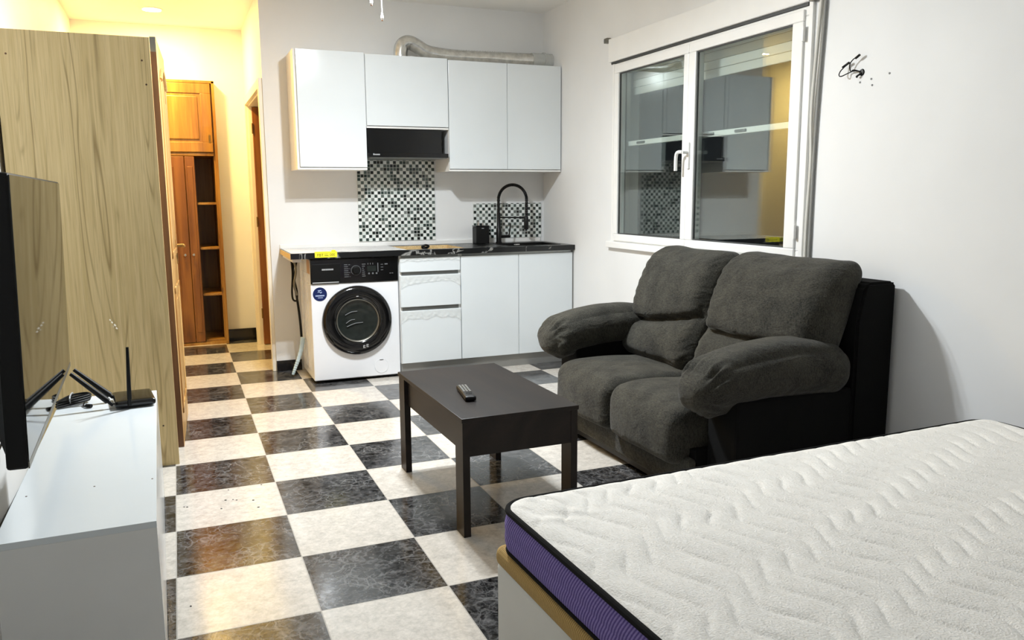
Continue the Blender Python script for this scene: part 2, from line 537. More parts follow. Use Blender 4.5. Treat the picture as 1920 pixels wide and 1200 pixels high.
def tube(bm, pts, r, seg=10, n=8, rfun=None, mi=0, smooth=True):
    P = catmull(pts, n) if smooth else [Vector(p) for p in pts]
    rings = []
    u = None
    for i, p in enumerate(P):
        d = (P[min(i + 1, len(P) - 1)] - P[max(i - 1, 0)]).normalized()
        if u is None:
            u, w, _ = frame_from(d)
        else:
            u = (u - d * u.dot(d)).normalized(); w = d.cross(u)
        w = d.cross(u)
        rr = rfun(i, len(P)) if rfun else r
        rings.append([bm.verts.new(p + (u * math.cos(2 * math.pi * k / seg) + w * math.sin(2 * math.pi * k / seg)) * rr) for k in range(seg)])
    for a, b in zip(rings, rings[1:]):
        for k in range(seg):
            f = bm.faces.new((a[k], a[(k + 1) % seg], b[(k + 1) % seg], b[k])); f.material_index = mi
    for ring in (rings[0], rings[-1]):
        f = bm.faces.new(ring); f.material_index = mi
    return bm

def lathe(bm, axis_o, axis_d, prof, seg=40, mi=0):
    """profile of (radius, distance along the axis) turned about the axis"""
    o = Vector(axis_o); u, w, d = frame_from(axis_d)
    rings = []
    for r, h in prof:
        if r < 1e-6:
            rings.append([bm.verts.new(o + d * h)])
        else:
            rings.append([bm.verts.new(o + d * h + (u * math.cos(2 * math.pi * k / seg) + w * math.sin(2 * math.pi * k / seg)) * r) for k in range(seg)])
    for a, b in zip(rings, rings[1:]):
        for k in range(seg):
            if len(a) == 1 and len(b) == 1: continue
            if len(a) == 1: f = bm.faces.new((a[0], b[(k + 1) % seg], b[k]))
            elif len(b) == 1: f = bm.faces.new((a[k], a[(k + 1) % seg], b[0]))
            else: f = bm.faces.new((a[k], a[(k + 1) % seg], b[(k + 1) % seg], b[k]))
            f.material_index = mi
    return bm

def prism(bm, pts, axis, a0, a1, mi=0):
    """extrude a closed 2-D outline along X, Y or Z"""
    def P(p, a):
        return {'X': (a, p[0], p[1]), 'Y': (p[0], a, p[1]), 'Z': (p[0], p[1], a)}[axis]
    A = [bm.verts.new(P(p, a0)) for p in pts]; B = [bm.verts.new(P(p, a1)) for p in pts]
    n = len(pts)
    fs = [bm.faces.new(A), bm.faces.new(B)]
    for k in range(n): fs.append(bm.faces.new((A[k], A[(k + 1) % n], B[(k + 1) % n], B[k])))
    for f in fs: f.material_index = mi
    return bm

def puff(size, r, n=16, bulge=(0, 0, 0), fn=None):
    """soft rounded box centred on the origin: size full extents, r corner radius, bulge swells each face"""
    h = [s / 2 for s in size]
    nn = [max(4, int(n * s / max(size))) + 4 for s in size]
    bm = new()
    cache = {}
    def pt(p):
        key = tuple(round(c, 5) for c in p)
        if key in cache: return cache[key]
        q = [p[i] * h[i] for i in range(3)]
        inn = Vector([max(-(h[i] - r), min(h[i] - r, q[i])) for i in range(3)])
        d = Vector(q) - inn
        if d.length > 1e-9: q = inn + d.normalized() * r
        else: q = Vector(q)
        w = [1 - min(1, abs(p[i])) ** 2.4 for i in range(3)]
        for i in range(3):
            if bulge[i]:
                j, k = (i + 1) % 3, (i + 2) % 3
                q[i] += bulge[i] * p[i] * w[j] * w[k]
        q = Vector(q)
        if fn: q = Vector(fn(q, p))
        v = bm.verts.new(q); cache[key] = v
        return v
    def ts(k, ax):
        t = -1 + 2 * k / nn[ax]
        # denser towards the edges so the rounding stays smooth
        return math.sin(t * math.pi / 2) * 0.55 + t * 0.45
    for ax in range(3):
        j, k = (ax + 1) % 3, (ax + 2) % 3
        for sgn in (-1.0, 1.0):
            for a in range(nn[j]):
                for b in range(nn[k]):
                    q = []
                    for aa, bb in ((a, b), (a + 1, b), (a + 1, b + 1), (a, b + 1)):
                        p = [0, 0, 0]
                        p[ax] = sgn; p[j] = ts(aa, j); p[k] = ts(bb, k)
                        q.append(pt(p))
                    if sgn < 0: q.reverse()
                    if len(set(q)) == 4:
                        try: bm.faces.new(q)
                        except ValueError: pass
    return bm

def text_mesh(body, size, extrude=0.0004):
    cu = bpy.data.curves.new('lettering', 'FONT')
    cu.body = body; cu.size = size; cu.extrude = extrude
    cu.align_x = 'CENTER'; cu.align_y = 'CENTER'
    o = bpy.data.objects.new('lettering', cu)
    COL.objects.link(o)
    dg = bpy.context.evaluated_depsgraph_get()
    me = bpy.data.meshes.new_from_object(o.evaluated_get(dg))
    bpy.data.objects.remove(o)
    bpy.data.curves.remove(cu)
    return me

def lettering(name, body, size, pos, m, parent, wide=1.0):
    """lettering standing on a surface that faces -y"""
    me = text_mesh(body, size)
    me.transform(Matrix.Translation(Vector(pos)) @ Matrix.Rotation(math.pi / 2, 4, 'X') @ Matrix.Diagonal((wide, 1, 1, 1)))
    return finish(name, me, m, parent, None, False, None)

# ------------------------------------------------------------------ the room shell
XL, XR, YB, YF, ZC, YN = -0.72, 2.94, 6.41, 8.0, 2.84, -1.7
XH = 0.655                                             # right wall of the hallway
struct('floor', bx(XL - 0.2, XR + 0.2, YN - 0.2, YF + 0.7, -0.06, 0.0), 'floor')
struct('ceiling', bx(XL - 0.2, XR + 0.2, YN - 0.2, YF + 0.7, ZC, ZC + 0.08), 'ceiling')
struct('wall_left', bx(XL - 0.12, XL, YN - 0.12, YF + 0.6, 0, ZC), 'wall')
struct('wall_front', bx(XL, XR, YN - 0.12, YN, 0, ZC), 'wall')
WY0, WY1, WZ0, WZ1 = 3.265, 5.185, 1.012, 2.256       # window opening
bm = new()
box(bm, XR, XR + 0.2, YN - 0.12, WY0, 0, ZC)
box(bm, XR, XR + 0.2, WY1, YF, 0, ZC)
box(bm, XR, XR + 0.2, WY0, WY1, 0, WZ0)
box(bm, XR, XR + 0.2, WY0, WY1, WZ1, ZC)
struct('wall_right', bm, 'wall', smooth=None)
bm = new()
box(bm, XH, XR, YB, YB + 0.08, 0, ZC)
struct('wall_back', bm, 'wall', smooth=None)
DY0, DY1, DZ = 6.50, 7.70, 2.15                        # hallway door opening
bm = new()
box(bm, XH, XH + 0.075, DY1, YF, 0, ZC)
box(bm, XH, XH + 0.075, YB + 0.08, DY1, DZ, ZC)
struct('wall_hallway', bm, 'wall', smooth=None)
NX0, NX1, NZ = -0.46, 0.375, 2.372                      # niche of the built-in cupboard
bm = new()
box(bm, XL, NX0, YF, YF + 0.10, 0, ZC)
box(bm, NX1, XR, YF, YF + 0.10, 0, ZC)
box(bm, NX0, NX1, YF, YF + 0.10, NZ, ZC)
box(bm, NX0 - 0.02, NX1 + 0.02, YF + 0.5, YF + 0.55, 0, ZC)
box(bm, NX0 - 0.05, NX0 - 0.02, YF + 0.1, YF + 0.55, 0, ZC)
box(bm, NX1 + 0.02, NX1 + 0.05, YF + 0.1, YF + 0.55, 0, ZC)
struct('wall_far', bm, 'wall', smooth=None)
struct('baseboard_back', bx(XH, 0.845, YB - 0.012, YB, 0, 0.085, 0.002), 'skirting')
bm = new()
box(bm, 0.392, XH - 0.013, YF - 0.012, YF, 0, 0.105, 0.002)
box(bm, 0.392, XH - 0.013, YF - 0.014, YF - 0.001, 0.105, 0.112)
struct('baseboard_far', bm, 'skirting')
struct('baseboard_hallway', bx(XH - 0.012, XH, DY1 + 0.072, YF - 0.013, 0, 0.09, 0.002), 'skirting')
struct('baseboard_right', bx(XR - 0.012, XR, YN, 5.8, 0, 0.08, 0.002), 'skirting')
struct('baseboard_left', bx(XL, XL + 0.012, YN, 4.32, 0, 0.08, 0.002), 'skirting')

# hallway door: cream casing and a dark orange leaf standing open into the side room
bm = new()
box(bm, XH - 0.028, XH, DY1, DY1 + 0.07, 0, DZ + 0.07, 0.003)
box(bm, XH - 0.028, XH, DY0 - 0.075, DY0, 0, DZ + 0.07, 0.003)
box(bm, XH - 0.028, XH, DY0, DY1, DZ, DZ + 0.07, 0.003)
box(bm, XH, XH + 0.075, DY1 - 0.015, DY1, 0, DZ)
box(bm, XH, XH + 0.075, DY0, DY0 + 0.015, 0, DZ)
box(bm, XH, XH + 0.075, DY0 + 0.015, DY1 - 0.015, DZ - 0.015, DZ)
struct('trim_1', bm, 'cream_paint')
d2 = thing('door_2', None, None, (XH + 0.03, DY1 - 0.02, 0), kind='structure')
bm = bx(XH + 0.026, XH + 0.86, DY1 - 0.058, DY1 - 0.02, 0.006, DZ - 0.02, 0.002)
for z0, z1 in ((0.25, 0.95), (1.1, 1.95)):
    box(bm, XH + 0.22, XH + 0.72, DY1 - 0.066, DY1 - 0.057, z0, z1, 0.006)
obj('door_leaf', bm, 'dark_door', d2)
for z in (0.25, 1.08, 1.9):
    obj('hinge', cyl(new(), (XH + 0.022, DY1 - 0.060, z), (XH + 0.022, DY1 - 0.060, z + 0.09), 0.006), 'brass', d2)

# pine door standing open beside the wardrobe
ang = -math.atan2(0.030, 0.738)
d1 = thing('door_1', None, None, (-0.036, 4.632, 0), ang, kind='structure')
bm = bx(-0.030, 0.0, 0.0, 0.74, 0.0, 2.155, 0.003)
obj('door_leaf', bm, 'honey', d1, local=True)
obj('shaded_leaf_edge', bx(-0.029, -0.001, -0.004, 0.001, 0.002, 2.08), 'brown_edge', d1, local=True)  # brown near edge of the leaf, its shade put into the dark colour
obj('edge_block', bx(-0.029, -0.001, -0.004, 0.001, 2.08, 2.153), 'steel', d1, local=True)
for z0, z1 in ((0.16, 0.86), (1.02, 1.96)):
    bm = new()
    box(bm, -0.002, 0.007, 0.11, 0.63, z0, z0 + 0.035, 0.004)
    box(bm, -0.002, 0.007, 0.11, 0.145, z0, z1, 0.004)
    box(bm, -0.002, 0.007, 0.595, 0.63, z0, z1, 0.004)
    if z1 < 1.5:
        box(bm, -0.002, 0.007, 0.11, 0.63, z1 - 0.035, z1, 0.004)
    else:
        tube(bm, [(0.003, 0.125, z1), (0.003, 0.24, z1 + 0.055), (0.003, 0.37, z1 + 0.075), (0.003, 0.5, z1 + 0.055), (0.003, 0.61, z1)], 0.012, 8, 5)
    box(bm, -0.002, 0.004, 0.19, 0.55, z0 + 0.08, z1 - 0.08, 0.004)
    obj('panel_moulding', bm, 'honey', d1, local=True)
bm = new()
box(bm, -0.001, 0.005, 0.672, 0.708, 0.95, 1.13, 0.002)
cyl(bm, (0.003, 0.69, 1.06), (0.045, 0.69, 1.06), 0.009)
tube(bm, [(0.042, 0.695, 1.06), (0.046, 0.64, 1.058), (0.042, 0.58, 1.06)], 0.008, 10, 5)
obj('door_handle', bm, 'brass', d1, local=True)

# ------------------------------------------------------------------ window on the right wall
w = thing('window_1', None, None, (XR, 4.225, WZ0), kind='structure')
FX0, FX1 = XR - 0.022, XR + 0.05
def rect_frame(bm, x0, x1, y0, y1, z0, z1, t, bev=0.004):
    box(bm, x0, x1, y0, y1, z0, z0 + t, bev)
    box(bm, x0, x1, y0, y1, z1 - t, z1, bev)
    box(bm, x0, x1, y0, y0 + t, z0 + t, z1 - t, bev)
    box(bm, x0, x1, y1 - t, y1, z0 + t, z1 - t, bev)
    return bm
obj('window_frame', rect_frame(new(), FX0 + 0.012, FX1, WY0, WY1, WZ0, WZ1, 0.045), 'upvc', w)
for (y0, y1, ty0, ty1) in ((3.292, 4.262, 0.078, 0.072), (4.263, 5.155, 0.05, 0.048)):
    z0, z1 = WZ0 + 0.008, WZ1 - 0.014
    bm = new()
    box(bm, FX0, FX1 - 0.008, y0, y1, z0, z0 + 0.048, 0.005)
    box(bm, FX0, FX1 - 0.008, y0, y1, z1 - 0.055, z1, 0.005)
    box(bm, FX0, FX1 - 0.008, y0, y0 + ty0, z0 + 0.048, z1 - 0.055, 0.005)
    box(bm, FX0, FX1 - 0.008, y1 - ty1, y1, z0 + 0.048, z1 - 0.055, 0.005)
    s = obj('sash', bm, 'upvc', w)
    a0, a1, b0, b1 = y0 + ty0, y1 - ty1, z0 + 0.048, z1 - 0.055
    obj('gasket', rect_frame(new(), FX0 + 0.012, FX0 + 0.022, a0, a1, b0, b1, 0.008, 0.001), 'upvc_grey', s)
    bm = new()
    for x in (FX0 + 0.017, FX0 + 0.037):
        q = [bm.verts.new((x, yy, zz)) for yy, zz in ((a0, b0), (a1, b0), (a1, b1), (a0, b1))]
        bm.faces.new(q)
        q = [bm.verts.new((x + 0.004, yy, zz)) for yy, zz in ((a0, b0), (a0, b1), (a1, b1), (a1, b0))]
        bm.faces.new(q)
    me = bpy.data.meshes.new('glass_pane'); bm.to_mesh(me); bm.free()
    finish('glass_pane', me, 'glass', s, None, False, None)
bm = new()
box(bm, FX0 - 0.012, FX0, 4.222, 4.246, 1.50, 1.66, 0.004)
cyl(bm, (FX0 - 0.01, 4.234, 1.60), (FX0 - 0.05, 4.234, 1.60), 0.010)
tube(bm, [(FX0 - 0.046, 4.238, 1.602), (FX0 - 0.054, 4.275, 1.60), (FX0 - 0.054, 4.292, 1.575), (FX0 - 0.054, 4.294, 1.49)], 0.0105, 12, 6)
obj('window_handle', bm, 'upvc', w)
obj('sill_strip', bx(FX0 - 0.012, XR + 0.02, WY0 - 0.05, WY1 + 0.06, WZ0 - 0.045, WZ0, 0.004), 'upvc', w)
obj('side_strip', bx(XR - 0.015, XR + 0.02, WY0 - 0.028, WY0, WZ0 - 0.02, WZ1 + 0.02, 0.003), 'upvc', w)
obj('side_strip', bx(XR - 0.012, XR + 0.02, WY1, WY1 + 0.02, WZ0, WZ1 + 0.01, 0.003), 'upvc', w)
for z in (1.12, 2.09):
    obj('hinge', cyl(new(), (FX0 - 0.002, 3.286, z), (FX0 - 0.002, 3.286, z + 0.07), 0.008), 'upvc', w)
sb = thing('roller_shutter_box', 'white shutter box along the top of the window', 'shutter box', (XR - 0.014, 4.25, 2.272))
obj('front_cover', bx(XR - 0.028, XR - 0.0005, 3.252, 5.246, 2.272, 2.434, 0.006), 'upvc', sb)
obj('shadow_gap_strip', bx(XR - 0.016, XR - 0.0005, 3.27, 5.22, 2.257, 2.272), 'upvc_grey', sb)
for k in range(4):
    obj('shutter_slat', bx(XR + 0.135, XR + 0.147, WY0 + 0.015, WY1 - 0.015, 2.046 + 0.052 * k, 2.096 + 0.052 * k, 0.004), 'upvc', sb)
# insect screen outside the glass
sc_ = thing('insect_screen', 'white roll-down insect screen bar with dark finger tabs behind the window glass', 'insect screen', (XR + 0.09, 4.225, WZ0 + 0.02))
obj('bottom_bar', bx(XR + 0.075, XR + 0.10, WY0 + 0.04, WY1 - 0.02, 1.688, 1.722, 0.004), 'upvc', sc_)
for y in (4.95, 3.87, 4.17):
    obj('finger_tab', bx(XR + 0.066, XR + 0.078, y - 0.05, y + 0.05, 1.697, 1.713, 0.004), 'upvc_grey', sc_)
for y in (WY0 + 0.01, WY1 - 0.036):
    obj('guide_rail', bx(XR + 0.072, XR + 0.105, y, y + 0.026, WZ0 + 0.001, WZ1 - 0.001, 0.003), 'upvc', sc_)
obj('screen_cassette', bx(XR + 0.065, XR + 0.11, WY0 + 0.04, WY1 - 0.04, WZ1 - 0.06, WZ1 - 0.001, 0.006), 'upvc', sc_)
cl = thing('metal_clip', 'small dark metal clip at the top left corner of the shutter box', 'bracket', (XR - 0.02, 5.262, 2.41), group='metal clips around the window')
obj('clip_plate', bx(XR - 0.036, XR - 0.0005, 5.249, 5.30, 2.412, 2.446, 0.004), 'steel', cl)
obj('screw', cyl(new(), (XR - 0.039, 5.288, 2.43), (XR - 0.034, 5.288, 2.43), 0.006), 'chrome', cl)
cl = thing('metal_clip', 'dark metal clip at the top right corner of the window beside the cables', 'bracket', (XR - 0.02, 3.235, 2.27), group='metal clips around the window')
obj('clip_plate', bx(XR - 0.036, XR - 0.0005, 3.205, 3.248, 2.268, 2.285, 0.003), 'steel', cl)

cb = thing('wall_cable', 'loose white cable running down the wall beside the right edge of the window', 'cable', (XR - 0.02, 3.20, 0.95), group='cables beside the window')
obj('cable_run', tube(new(), [(XR - 0.012, 3.175, 2.60), (XR - 0.012, 3.183, 2.30), (XR - 0.016, 3.196, 2.05), (XR - 0.014, 3.214, 1.75), (XR - 0.012, 3.205, 1.5), (XR - 0.012, 3.214, 1.2), (XR - 0.012, 3.212, 0.90)], 0.009, 8, 8), 'white_cable', cb)
cb = thing('wall_cable', 'grey cable next to the white one, down the wall right of the window', 'cable', (XR - 0.02, 3.18, 0.95), group='cables beside the window')
obj('cable_run', tube(new(), [(XR - 0.010, 3.158, 2.62), (XR - 0.010, 3.160, 2.25), (XR - 0.010, 3.176, 1.9), (XR - 0.010, 3.188, 1.55), (XR - 0.010, 3.190, 1.2), (XR - 0.010, 3.190, 0.90)], 0.007, 8, 8), 'grey_cable', cb)

# bare wires and screw holes on the right wall
ww = thing('wall_light_wiring', 'bare black wires with connectors poking out of the right wall above the sofa', 'wiring', (XR - 0.01, 2.93, 1.88))
hx = XR - 0.012
obj('wire_hole', lathe(new(), (XR - 0.0005, 2.921, 1.893), (-1, 0, 0), [(0.016, 0), (0.013, 0.004), (0.0, 0.005)], 14), 'black_matt', ww)
obj('wire', tube(new(), [(XR - 0.004, 2.921, 1.895), (XR - 0.02, 2.945, 1.902), (hx, 2.989, 1.899), (hx - 0.02, 3.013, 1.886), (hx - 0.02, 3.028, 1.893), (hx - 0.015, 3.024, 1.912), (hx, 3.008, 1.935)], 0.0025, 8, 8), 'black_matt', ww)
obj('wire', tube(new(), [(XR - 0.004, 2.921, 1.895), (XR - 0.02, 2.95, 1.907), (hx, 2.978, 1.905), (hx - 0.01, 2.975, 1.934), (hx - 0.012, 2.955, 1.953), (hx - 0.01, 2.935, 1.962)], 0.0025, 8, 8), 'black_matt', ww)
obj('wire', tube(new(), [(XR - 0.004, 2.918, 1.889), (XR - 0.014, 2.935, 1.878), (XR - 0.010, 2.94, 1.874)], 0.0045, 8, 6), 'black_matt', ww)
obj('connector', tube(new(), [(hx - 0.014, 3.016, 1.925), (hx - 0.005, 3.003, 1.937), (hx - 0.006, 2.984, 1.944)], 0.0055, 8, 5), 'black_matt', ww)
obj('connector', tube(new(), [(hx - 0.01, 2.942, 1.957), (hx - 0.01, 2.918, 1.969)], 0.0055, 8, 4), 'black_matt', ww)
for y, z in ((2.763, 1.868), (2.864, 1.857), (2.857, 1.829), (2.929, 1.850)):
    obj('screw_hole', cyl(new(), (XR - 0.002, y, z), (XR + 0.0, y, z), 0.0045, seg=10), 'grey_print', ww)

# ------------------------------------------------------------------ kitchen: base units
KF = 5.825                                             # plane of the door fronts
pl = base_at_bottom(obj('plinth', bx(1.503, 2.936, KF + 0.03, KF + 0.045, 0.0, 0.094, 0.001), 'plinth'))
top(pl, 'grey kickboard strip under the white base cabinets', 'kickboard')

def film_strip(x0, x1, ztop, drop, y, seed, parent):
    """wrinkled protective film with a ragged lower edge"""
    bm = new()
    nx, nz = 60, 14
    g = []
    for i in range(nx + 1):
        x = x0 + (x1 - x0) * i / nx
        e = abs(i / nx - 0.5) * 2
        low = drop * (0.62 + 0.28 * mnoise.noise(Vector((x * 14, seed, 0))) + 0.45 * e ** 6)
        col = []
        for k in range(nz + 1):
            f = k / nz
            d = 0.0035 + 0.004 * f * (0.6 + mnoise.noise(Vector((x * 40, f * 4, seed))) + 0.5 * math.sin(x * 120 + 5 * f))
            col.append(bm.verts.new((x, y - max(0.001, d), ztop - low * f)))
        g.append(col)
    for i in range(nx):
        for k in range(nz):
            bm.faces.new((g[i][k], g[i + 1][k], g[i + 1][k + 1], g[i][k + 1]))
    return obj('protective_film', bm, 'film', parent, 180, label='ragged clear protective film')

dr = thing('drawer_unit', 'white three-drawer base cabinet next to the washing machine', 'cabinet', (1.742, 6.10, 0.0), group='white base cabinets under the worktop')
bm = new()
box(bm, 1.505, 1.521, KF + 0.02, YB - 0.01, 0.096, 0.912)
box(bm, 1.963, 1.979, KF + 0.02, YB - 0.01, 0.096, 0.912)
box(bm, 1.521, 1.963, KF + 0.02, YB - 0.01, 0.096, 0.112)
box(bm, 1.521, 1.963, YB - 0.016, YB - 0.01, 0.112, 0.912)
for x in (1.515, 1.94):
    for y in (KF + 0.07, YB - 0.06): cyl(bm, (x + 0.015, y, 0.0), (x + 0.015, y, 0.097), 0.018, seg=12)
obj('carcass', bm, 'board_white', dr)
for z0, z1 in ((0.893, 0.912), (0.762, 0.79), (0.497, 0.527)):
    obj('grip_channel', bx(1.521, 1.963, KF + 0.012, KF + 0.03, z0, z1, 0.002), 'alu', dr)
for z0, z1, dp in ((0.790, 0.893, 0.030), (0.527, 0.762, 0.085), (0.100, 0.497, 0.085)):
    d = obj('drawer', bx(1.507, 1.976, KF, KF + 0.018, z0, z1, 0.002), 'gloss_white', dr)
    film_strip(1.508, 1.975, z1 - 0.002, dp, KF, z0 * 7 + 1, d)

sk = thing('sink_cabinet', 'wide white base cabinet with two plain doors under the sink', 'cabinet', (2.459, 6.10, 0.0), group='white base cabinets under the worktop')
bm = new()
box(bm, 1.981, 1.997, KF + 0.02, YB - 0.01, 0.096, 0.912)
box(bm, 2.918, 2.934, KF + 0.02, YB - 0.01, 0.096, 0.912)
box(bm, 1.997, 2.918, KF + 0.02, YB - 0.01, 0.096, 0.112)
for x in (2.01, 2.45, 2.89):
    for y in (KF + 0.07, YB - 0.06): cyl(bm, (x + 0.008, y, 0.0), (x + 0.008, y, 0.097), 0.018, seg=12)
obj('carcass', bm, 'board_white', sk)
obj('grip_channel', bx(1.997, 2.918, KF + 0.012, KF + 0.03, 0.893, 0.912, 0.002), 'alu', sk)
for x0, x1 in ((1.983, 2.457), (2.461, 2.928)):
    obj('door', bx(x0, x1, KF, KF + 0.018, 0.100, 0.893, 0.002), 'gloss_white', sk)
obj('side_strip', bx(2.930, 2.936, KF + 0.002, KF + 0.02, 0.10, 0.912), 'alu', sk)

# worktop with the raw hob cut-out and the sink cut-out
TF, ZT0, ZT1 = 5.80, 0.914, 0.953
wt = thing('worktop', 'black marble worktop with white veins running across the washing machine and base cabinets', 'worktop', (1.83, 6.10, ZT0))
HX0, HX1, HY0, HY1 = 1.56, 2.03, 5.86, 6.30
SX0, SX1, SY0, SY1 = 2.40, 2.86, 5.90, 6.24
bm = new()
box(bm, 0.722, 2.938, TF, HY0, ZT0, ZT1)
box(bm, 0.722, 2.938, HY1, YB - 0.001, ZT0, ZT1)
box(bm, 0.722, HX0, HY0, HY1, ZT0, ZT1)
box(bm, HX1, SX0, HY0, HY1, ZT0, ZT1)
box(bm, SX1, 2.938, HY0, HY1, ZT0, ZT1)
box(bm, SX0, SX1, HY0, SY0, ZT0, ZT1)
box(bm, SX0, SX1, SY1, HY1, ZT0, ZT1)
obj('slab', bm, 'marble', wt, None)
bm = new()
box(bm, 0.720, 0.7225, TF + 0.001, YB - 0.002, ZT0 + 0.001, ZT1 - 0.001)
obj('raw_end', bm, 'chip', wt, None, label='raw chipboard end of the worktop')
bm = new()
box(bm, HX0, HX1, HY1 - 0.0025, HY1, ZT0, ZT1 - 0.001)
box(bm, HX1 - 0.0025, HX1, HY0, HY1, ZT0, ZT1 - 0.001)
box(bm, HX0, HX0 + 0.0025, HY0, HY1, ZT0, ZT1 - 0.001)
obj('cutout_edge', bm, 'chip', wt, None, label='raw chipboard edge of the hob cut-out')
bm = new()
nx, ny = 50, 14
g = []
for i in range(nx + 1):
    col = []
    for k in range(ny + 1):
        x = 0.73 + (1.555 - 0.73) * i / nx; y = TF + 0.004 + 0.59 * k / ny
        z = ZT1 + 0.002 + 0.004 * max(0, mnoise.noise(Vector((x * 9, y * 12, 3.1)))) + 0.005 * max(0, (x - 1.45) / 0.1) * abs(mnoise.noise(Vector((x * 40, y * 30, 1))))
        col.append(bm.verts.new((x, y, z)))
    g.append(col)
for i in range(nx):
    for k in range(ny): bm.faces.new((g[i][k], g[i + 1][k], g[i + 1][k + 1], g[i][k + 1]))
obj('protective_film', bm, 'milky', wt, 180, label='milky protective film on the left half of the worktop')
obj('support_batten', bx(0.74, 0.80, TF + 0.04, YB - 0.002, ZT0 - 0.024, ZT0), 'board_edge', wt)
us = base_at_bottom(obj('wall_strip', bx(0.722, 2.905, YB - 0.014, YB - 0.001, ZT1 + 0.0005, 0.986, 0.002), 'board_white'))
top(us, 'thin white strip sealing the back of the worktop to the wall', 'trim strip')
hk = base_at_bottom(obj('hob_cable', tube(new(), [(1.80, 6.26, 0.945), (1.83, 6.25, 0.958), (1.86, 6.262, 0.948), (1.845, 6.275, 0.935), (1.81, 6.272, 0.94), (1.82, 6.255, 0.93), (1.86, 6.25, 0.90), (1.87, 6.26, 0.82)], 0.009, 8, 6), 'black_matt'))
top(hk, 'short black cable sticking out of the empty hob cut-out', 'cable')

# yellow price label hanging over the worktop edge
yl = thing('paper_label', 'bright yellow paper label hanging on the front edge of the worktop above the washing machine', 'label', (0.967, TF - 0.002, 0.922))
bm = bx(0.889, 1.045, TF - 0.0022, TF - 0.0008, 0.921, 0.962)
box(bm, 0.889, 1.045, TF - 0.0022, TF + 0.02, 0.961, 0.962)
box(bm, 1.008, 1.035, TF - 0.001, TF + 0.012, 0.962, 0.972)
obj('paper', bm, 'yellow', yl, None)
lettering('lettering', 'FBT', 0.027, (0.927, TF - 0.0026, 0.938), 'ink', yl, 1.05)
lettering('lettering', '000', 0.026, (1.012, TF - 0.0026, 0.938), 'ink', yl, 0.95)
obj('lettering', box(bx(0.956, 0.984, TF - 0.0026, TF - 0.0022, 0.931, 0.9345), 0.956, 0.98, TF - 0.0026, TF - 0.0022, 0.943, 0.9455), 'ink', yl, None)

# sink, tap, soap box
sn = thing('kitchen_sink', 'black undermounted sink set into the right end of the worktop', 'sink', (2.63, 6.07, 0.76))
bm = new()
t_ = 0.012
zr = ZT1 + 0.003
box(bm, SX0 + 0.001, SX1 - 0.001, SY0 + 0.001, SY1 - 0.001, 0.755, 0.767)
box(bm, SX0 + 0.001, SX0 + t_, SY0 + 0.001, SY1 - 0.001, 0.767, zr)
box(bm, SX1 - t_, SX1 - 0.001, SY0 + 0.001, SY1 - 0.001, 0.767, zr)
box(bm, SX0 + t_, SX1 - t_, SY0 + 0.001, SY0 + t_, 0.767, zr)
box(bm, SX0 + t_, SX1 - t_, SY1 - t_, SY1 - 0.001, 0.767, zr)
obj('basin', bm, 'black_matt', sn)
obj('overflow_plate', bx(2.585, 2.64, SY1 - t_ - 0.003, SY1 - t_, 0.928, 0.946, 0.002), 'chrome', sn)
obj('drain', lathe(new(), (2.63, 6.07, 0.767), (0, 0, 1), [(0.045, 0), (0.04, 0.004), (0.0, 0.002)], 24), 'chrome', sn)

fc = thing('kitchen_tap', 'tall black spring tap arching over the sink', 'tap', (2.487, 6.315, ZT1))
bm = lathe(new(), (2.487, 6.315, ZT1 + 0.0008), (0, 0, 1), [(0.0, 0), (0.027, 0), (0.027, 0.006), (0.022, 0.012), (0.022, 0.115), (0.015, 0.125), (0.015, 0.25), (0.0, 0.25)], 24)
obj('body', bm, 'black_metal', fc)
arc = [(2.487, 6.315, 1.19)]
for k in range(13):
    a = math.pi - math.pi * k / 12
    arc.append((2.607 + 0.120 * math.cos(a), 6.315 - 0.03 * k / 12, 1.315 + 0.118 * math.sin(a)))
arc += [(2.727, 6.285, 1.24), (2.725, 6.285, 1.17)]
def spring_r(i, n): return 0.0125 + 0.0018 * math.cos(i * 2.1)
obj('spring_hose', tube(new(), arc, 0.0125, 12, 10, rfun=spring_r), 'black_metal', fc)
bm = lathe(new(), (2.724, 6.285, 1.062), (0, 0, 1), [(0.0, 0), (0.019, 0), (0.020, 0.03), (0.018, 0.10), (0.012, 0.112), (0.0, 0.112)], 20)
obj('spray_head', bm, 'black_metal', fc)
obj('holder_arm', tube(new(), [(2.49, 6.315, 1.165), (2.60, 6.30, 1.163), (2.70, 6.287, 1.160)], 0.006, 8, 6), 'black_metal', fc)
bm = new()
cyl(bm, (2.49, 6.31, 1.008), (2.578, 6.30, 1.008), 0.012)
cyl(bm, (2.572, 6.30, 1.008), (2.585, 6.29, 1.115), 0.006, 0.005)
obj('lever', bm, 'black_metal', fc)

so = thing('soap_dispenser', 'black square dispenser on the worktop left of the tap', 'soap dispenser', (2.325, 6.31, ZT1))
obj('container', bx(2.268, 2.382, 6.26, 6.36, ZT1, 1.092, 0.006), 'black_matt', so)
obj('lid', bx(2.266, 2.384, 6.258, 6.362, 1.092, 1.104, 0.004), 'black_gloss', so)
bm = cyl(new(), (2.305, 6.31, 1.104), (2.305, 6.31, 1.135), 0.007)
obj('button', cyl(new(), (2.345, 6.31, 1.104), (2.345, 6.31, 1.122), 0.006), 'chrome', so)
tube(bm, [(2.305, 6.31, 1.133), (2.298, 6.30, 1.142), (2.292, 6.28, 1.14)], 0.005, 8, 4)
obj('pump', bm, 'chrome', so)
obj('badge', bx(2.315, 2.335, 6.2585, 6.2600, 1.078, 1.083), 'silver', so)

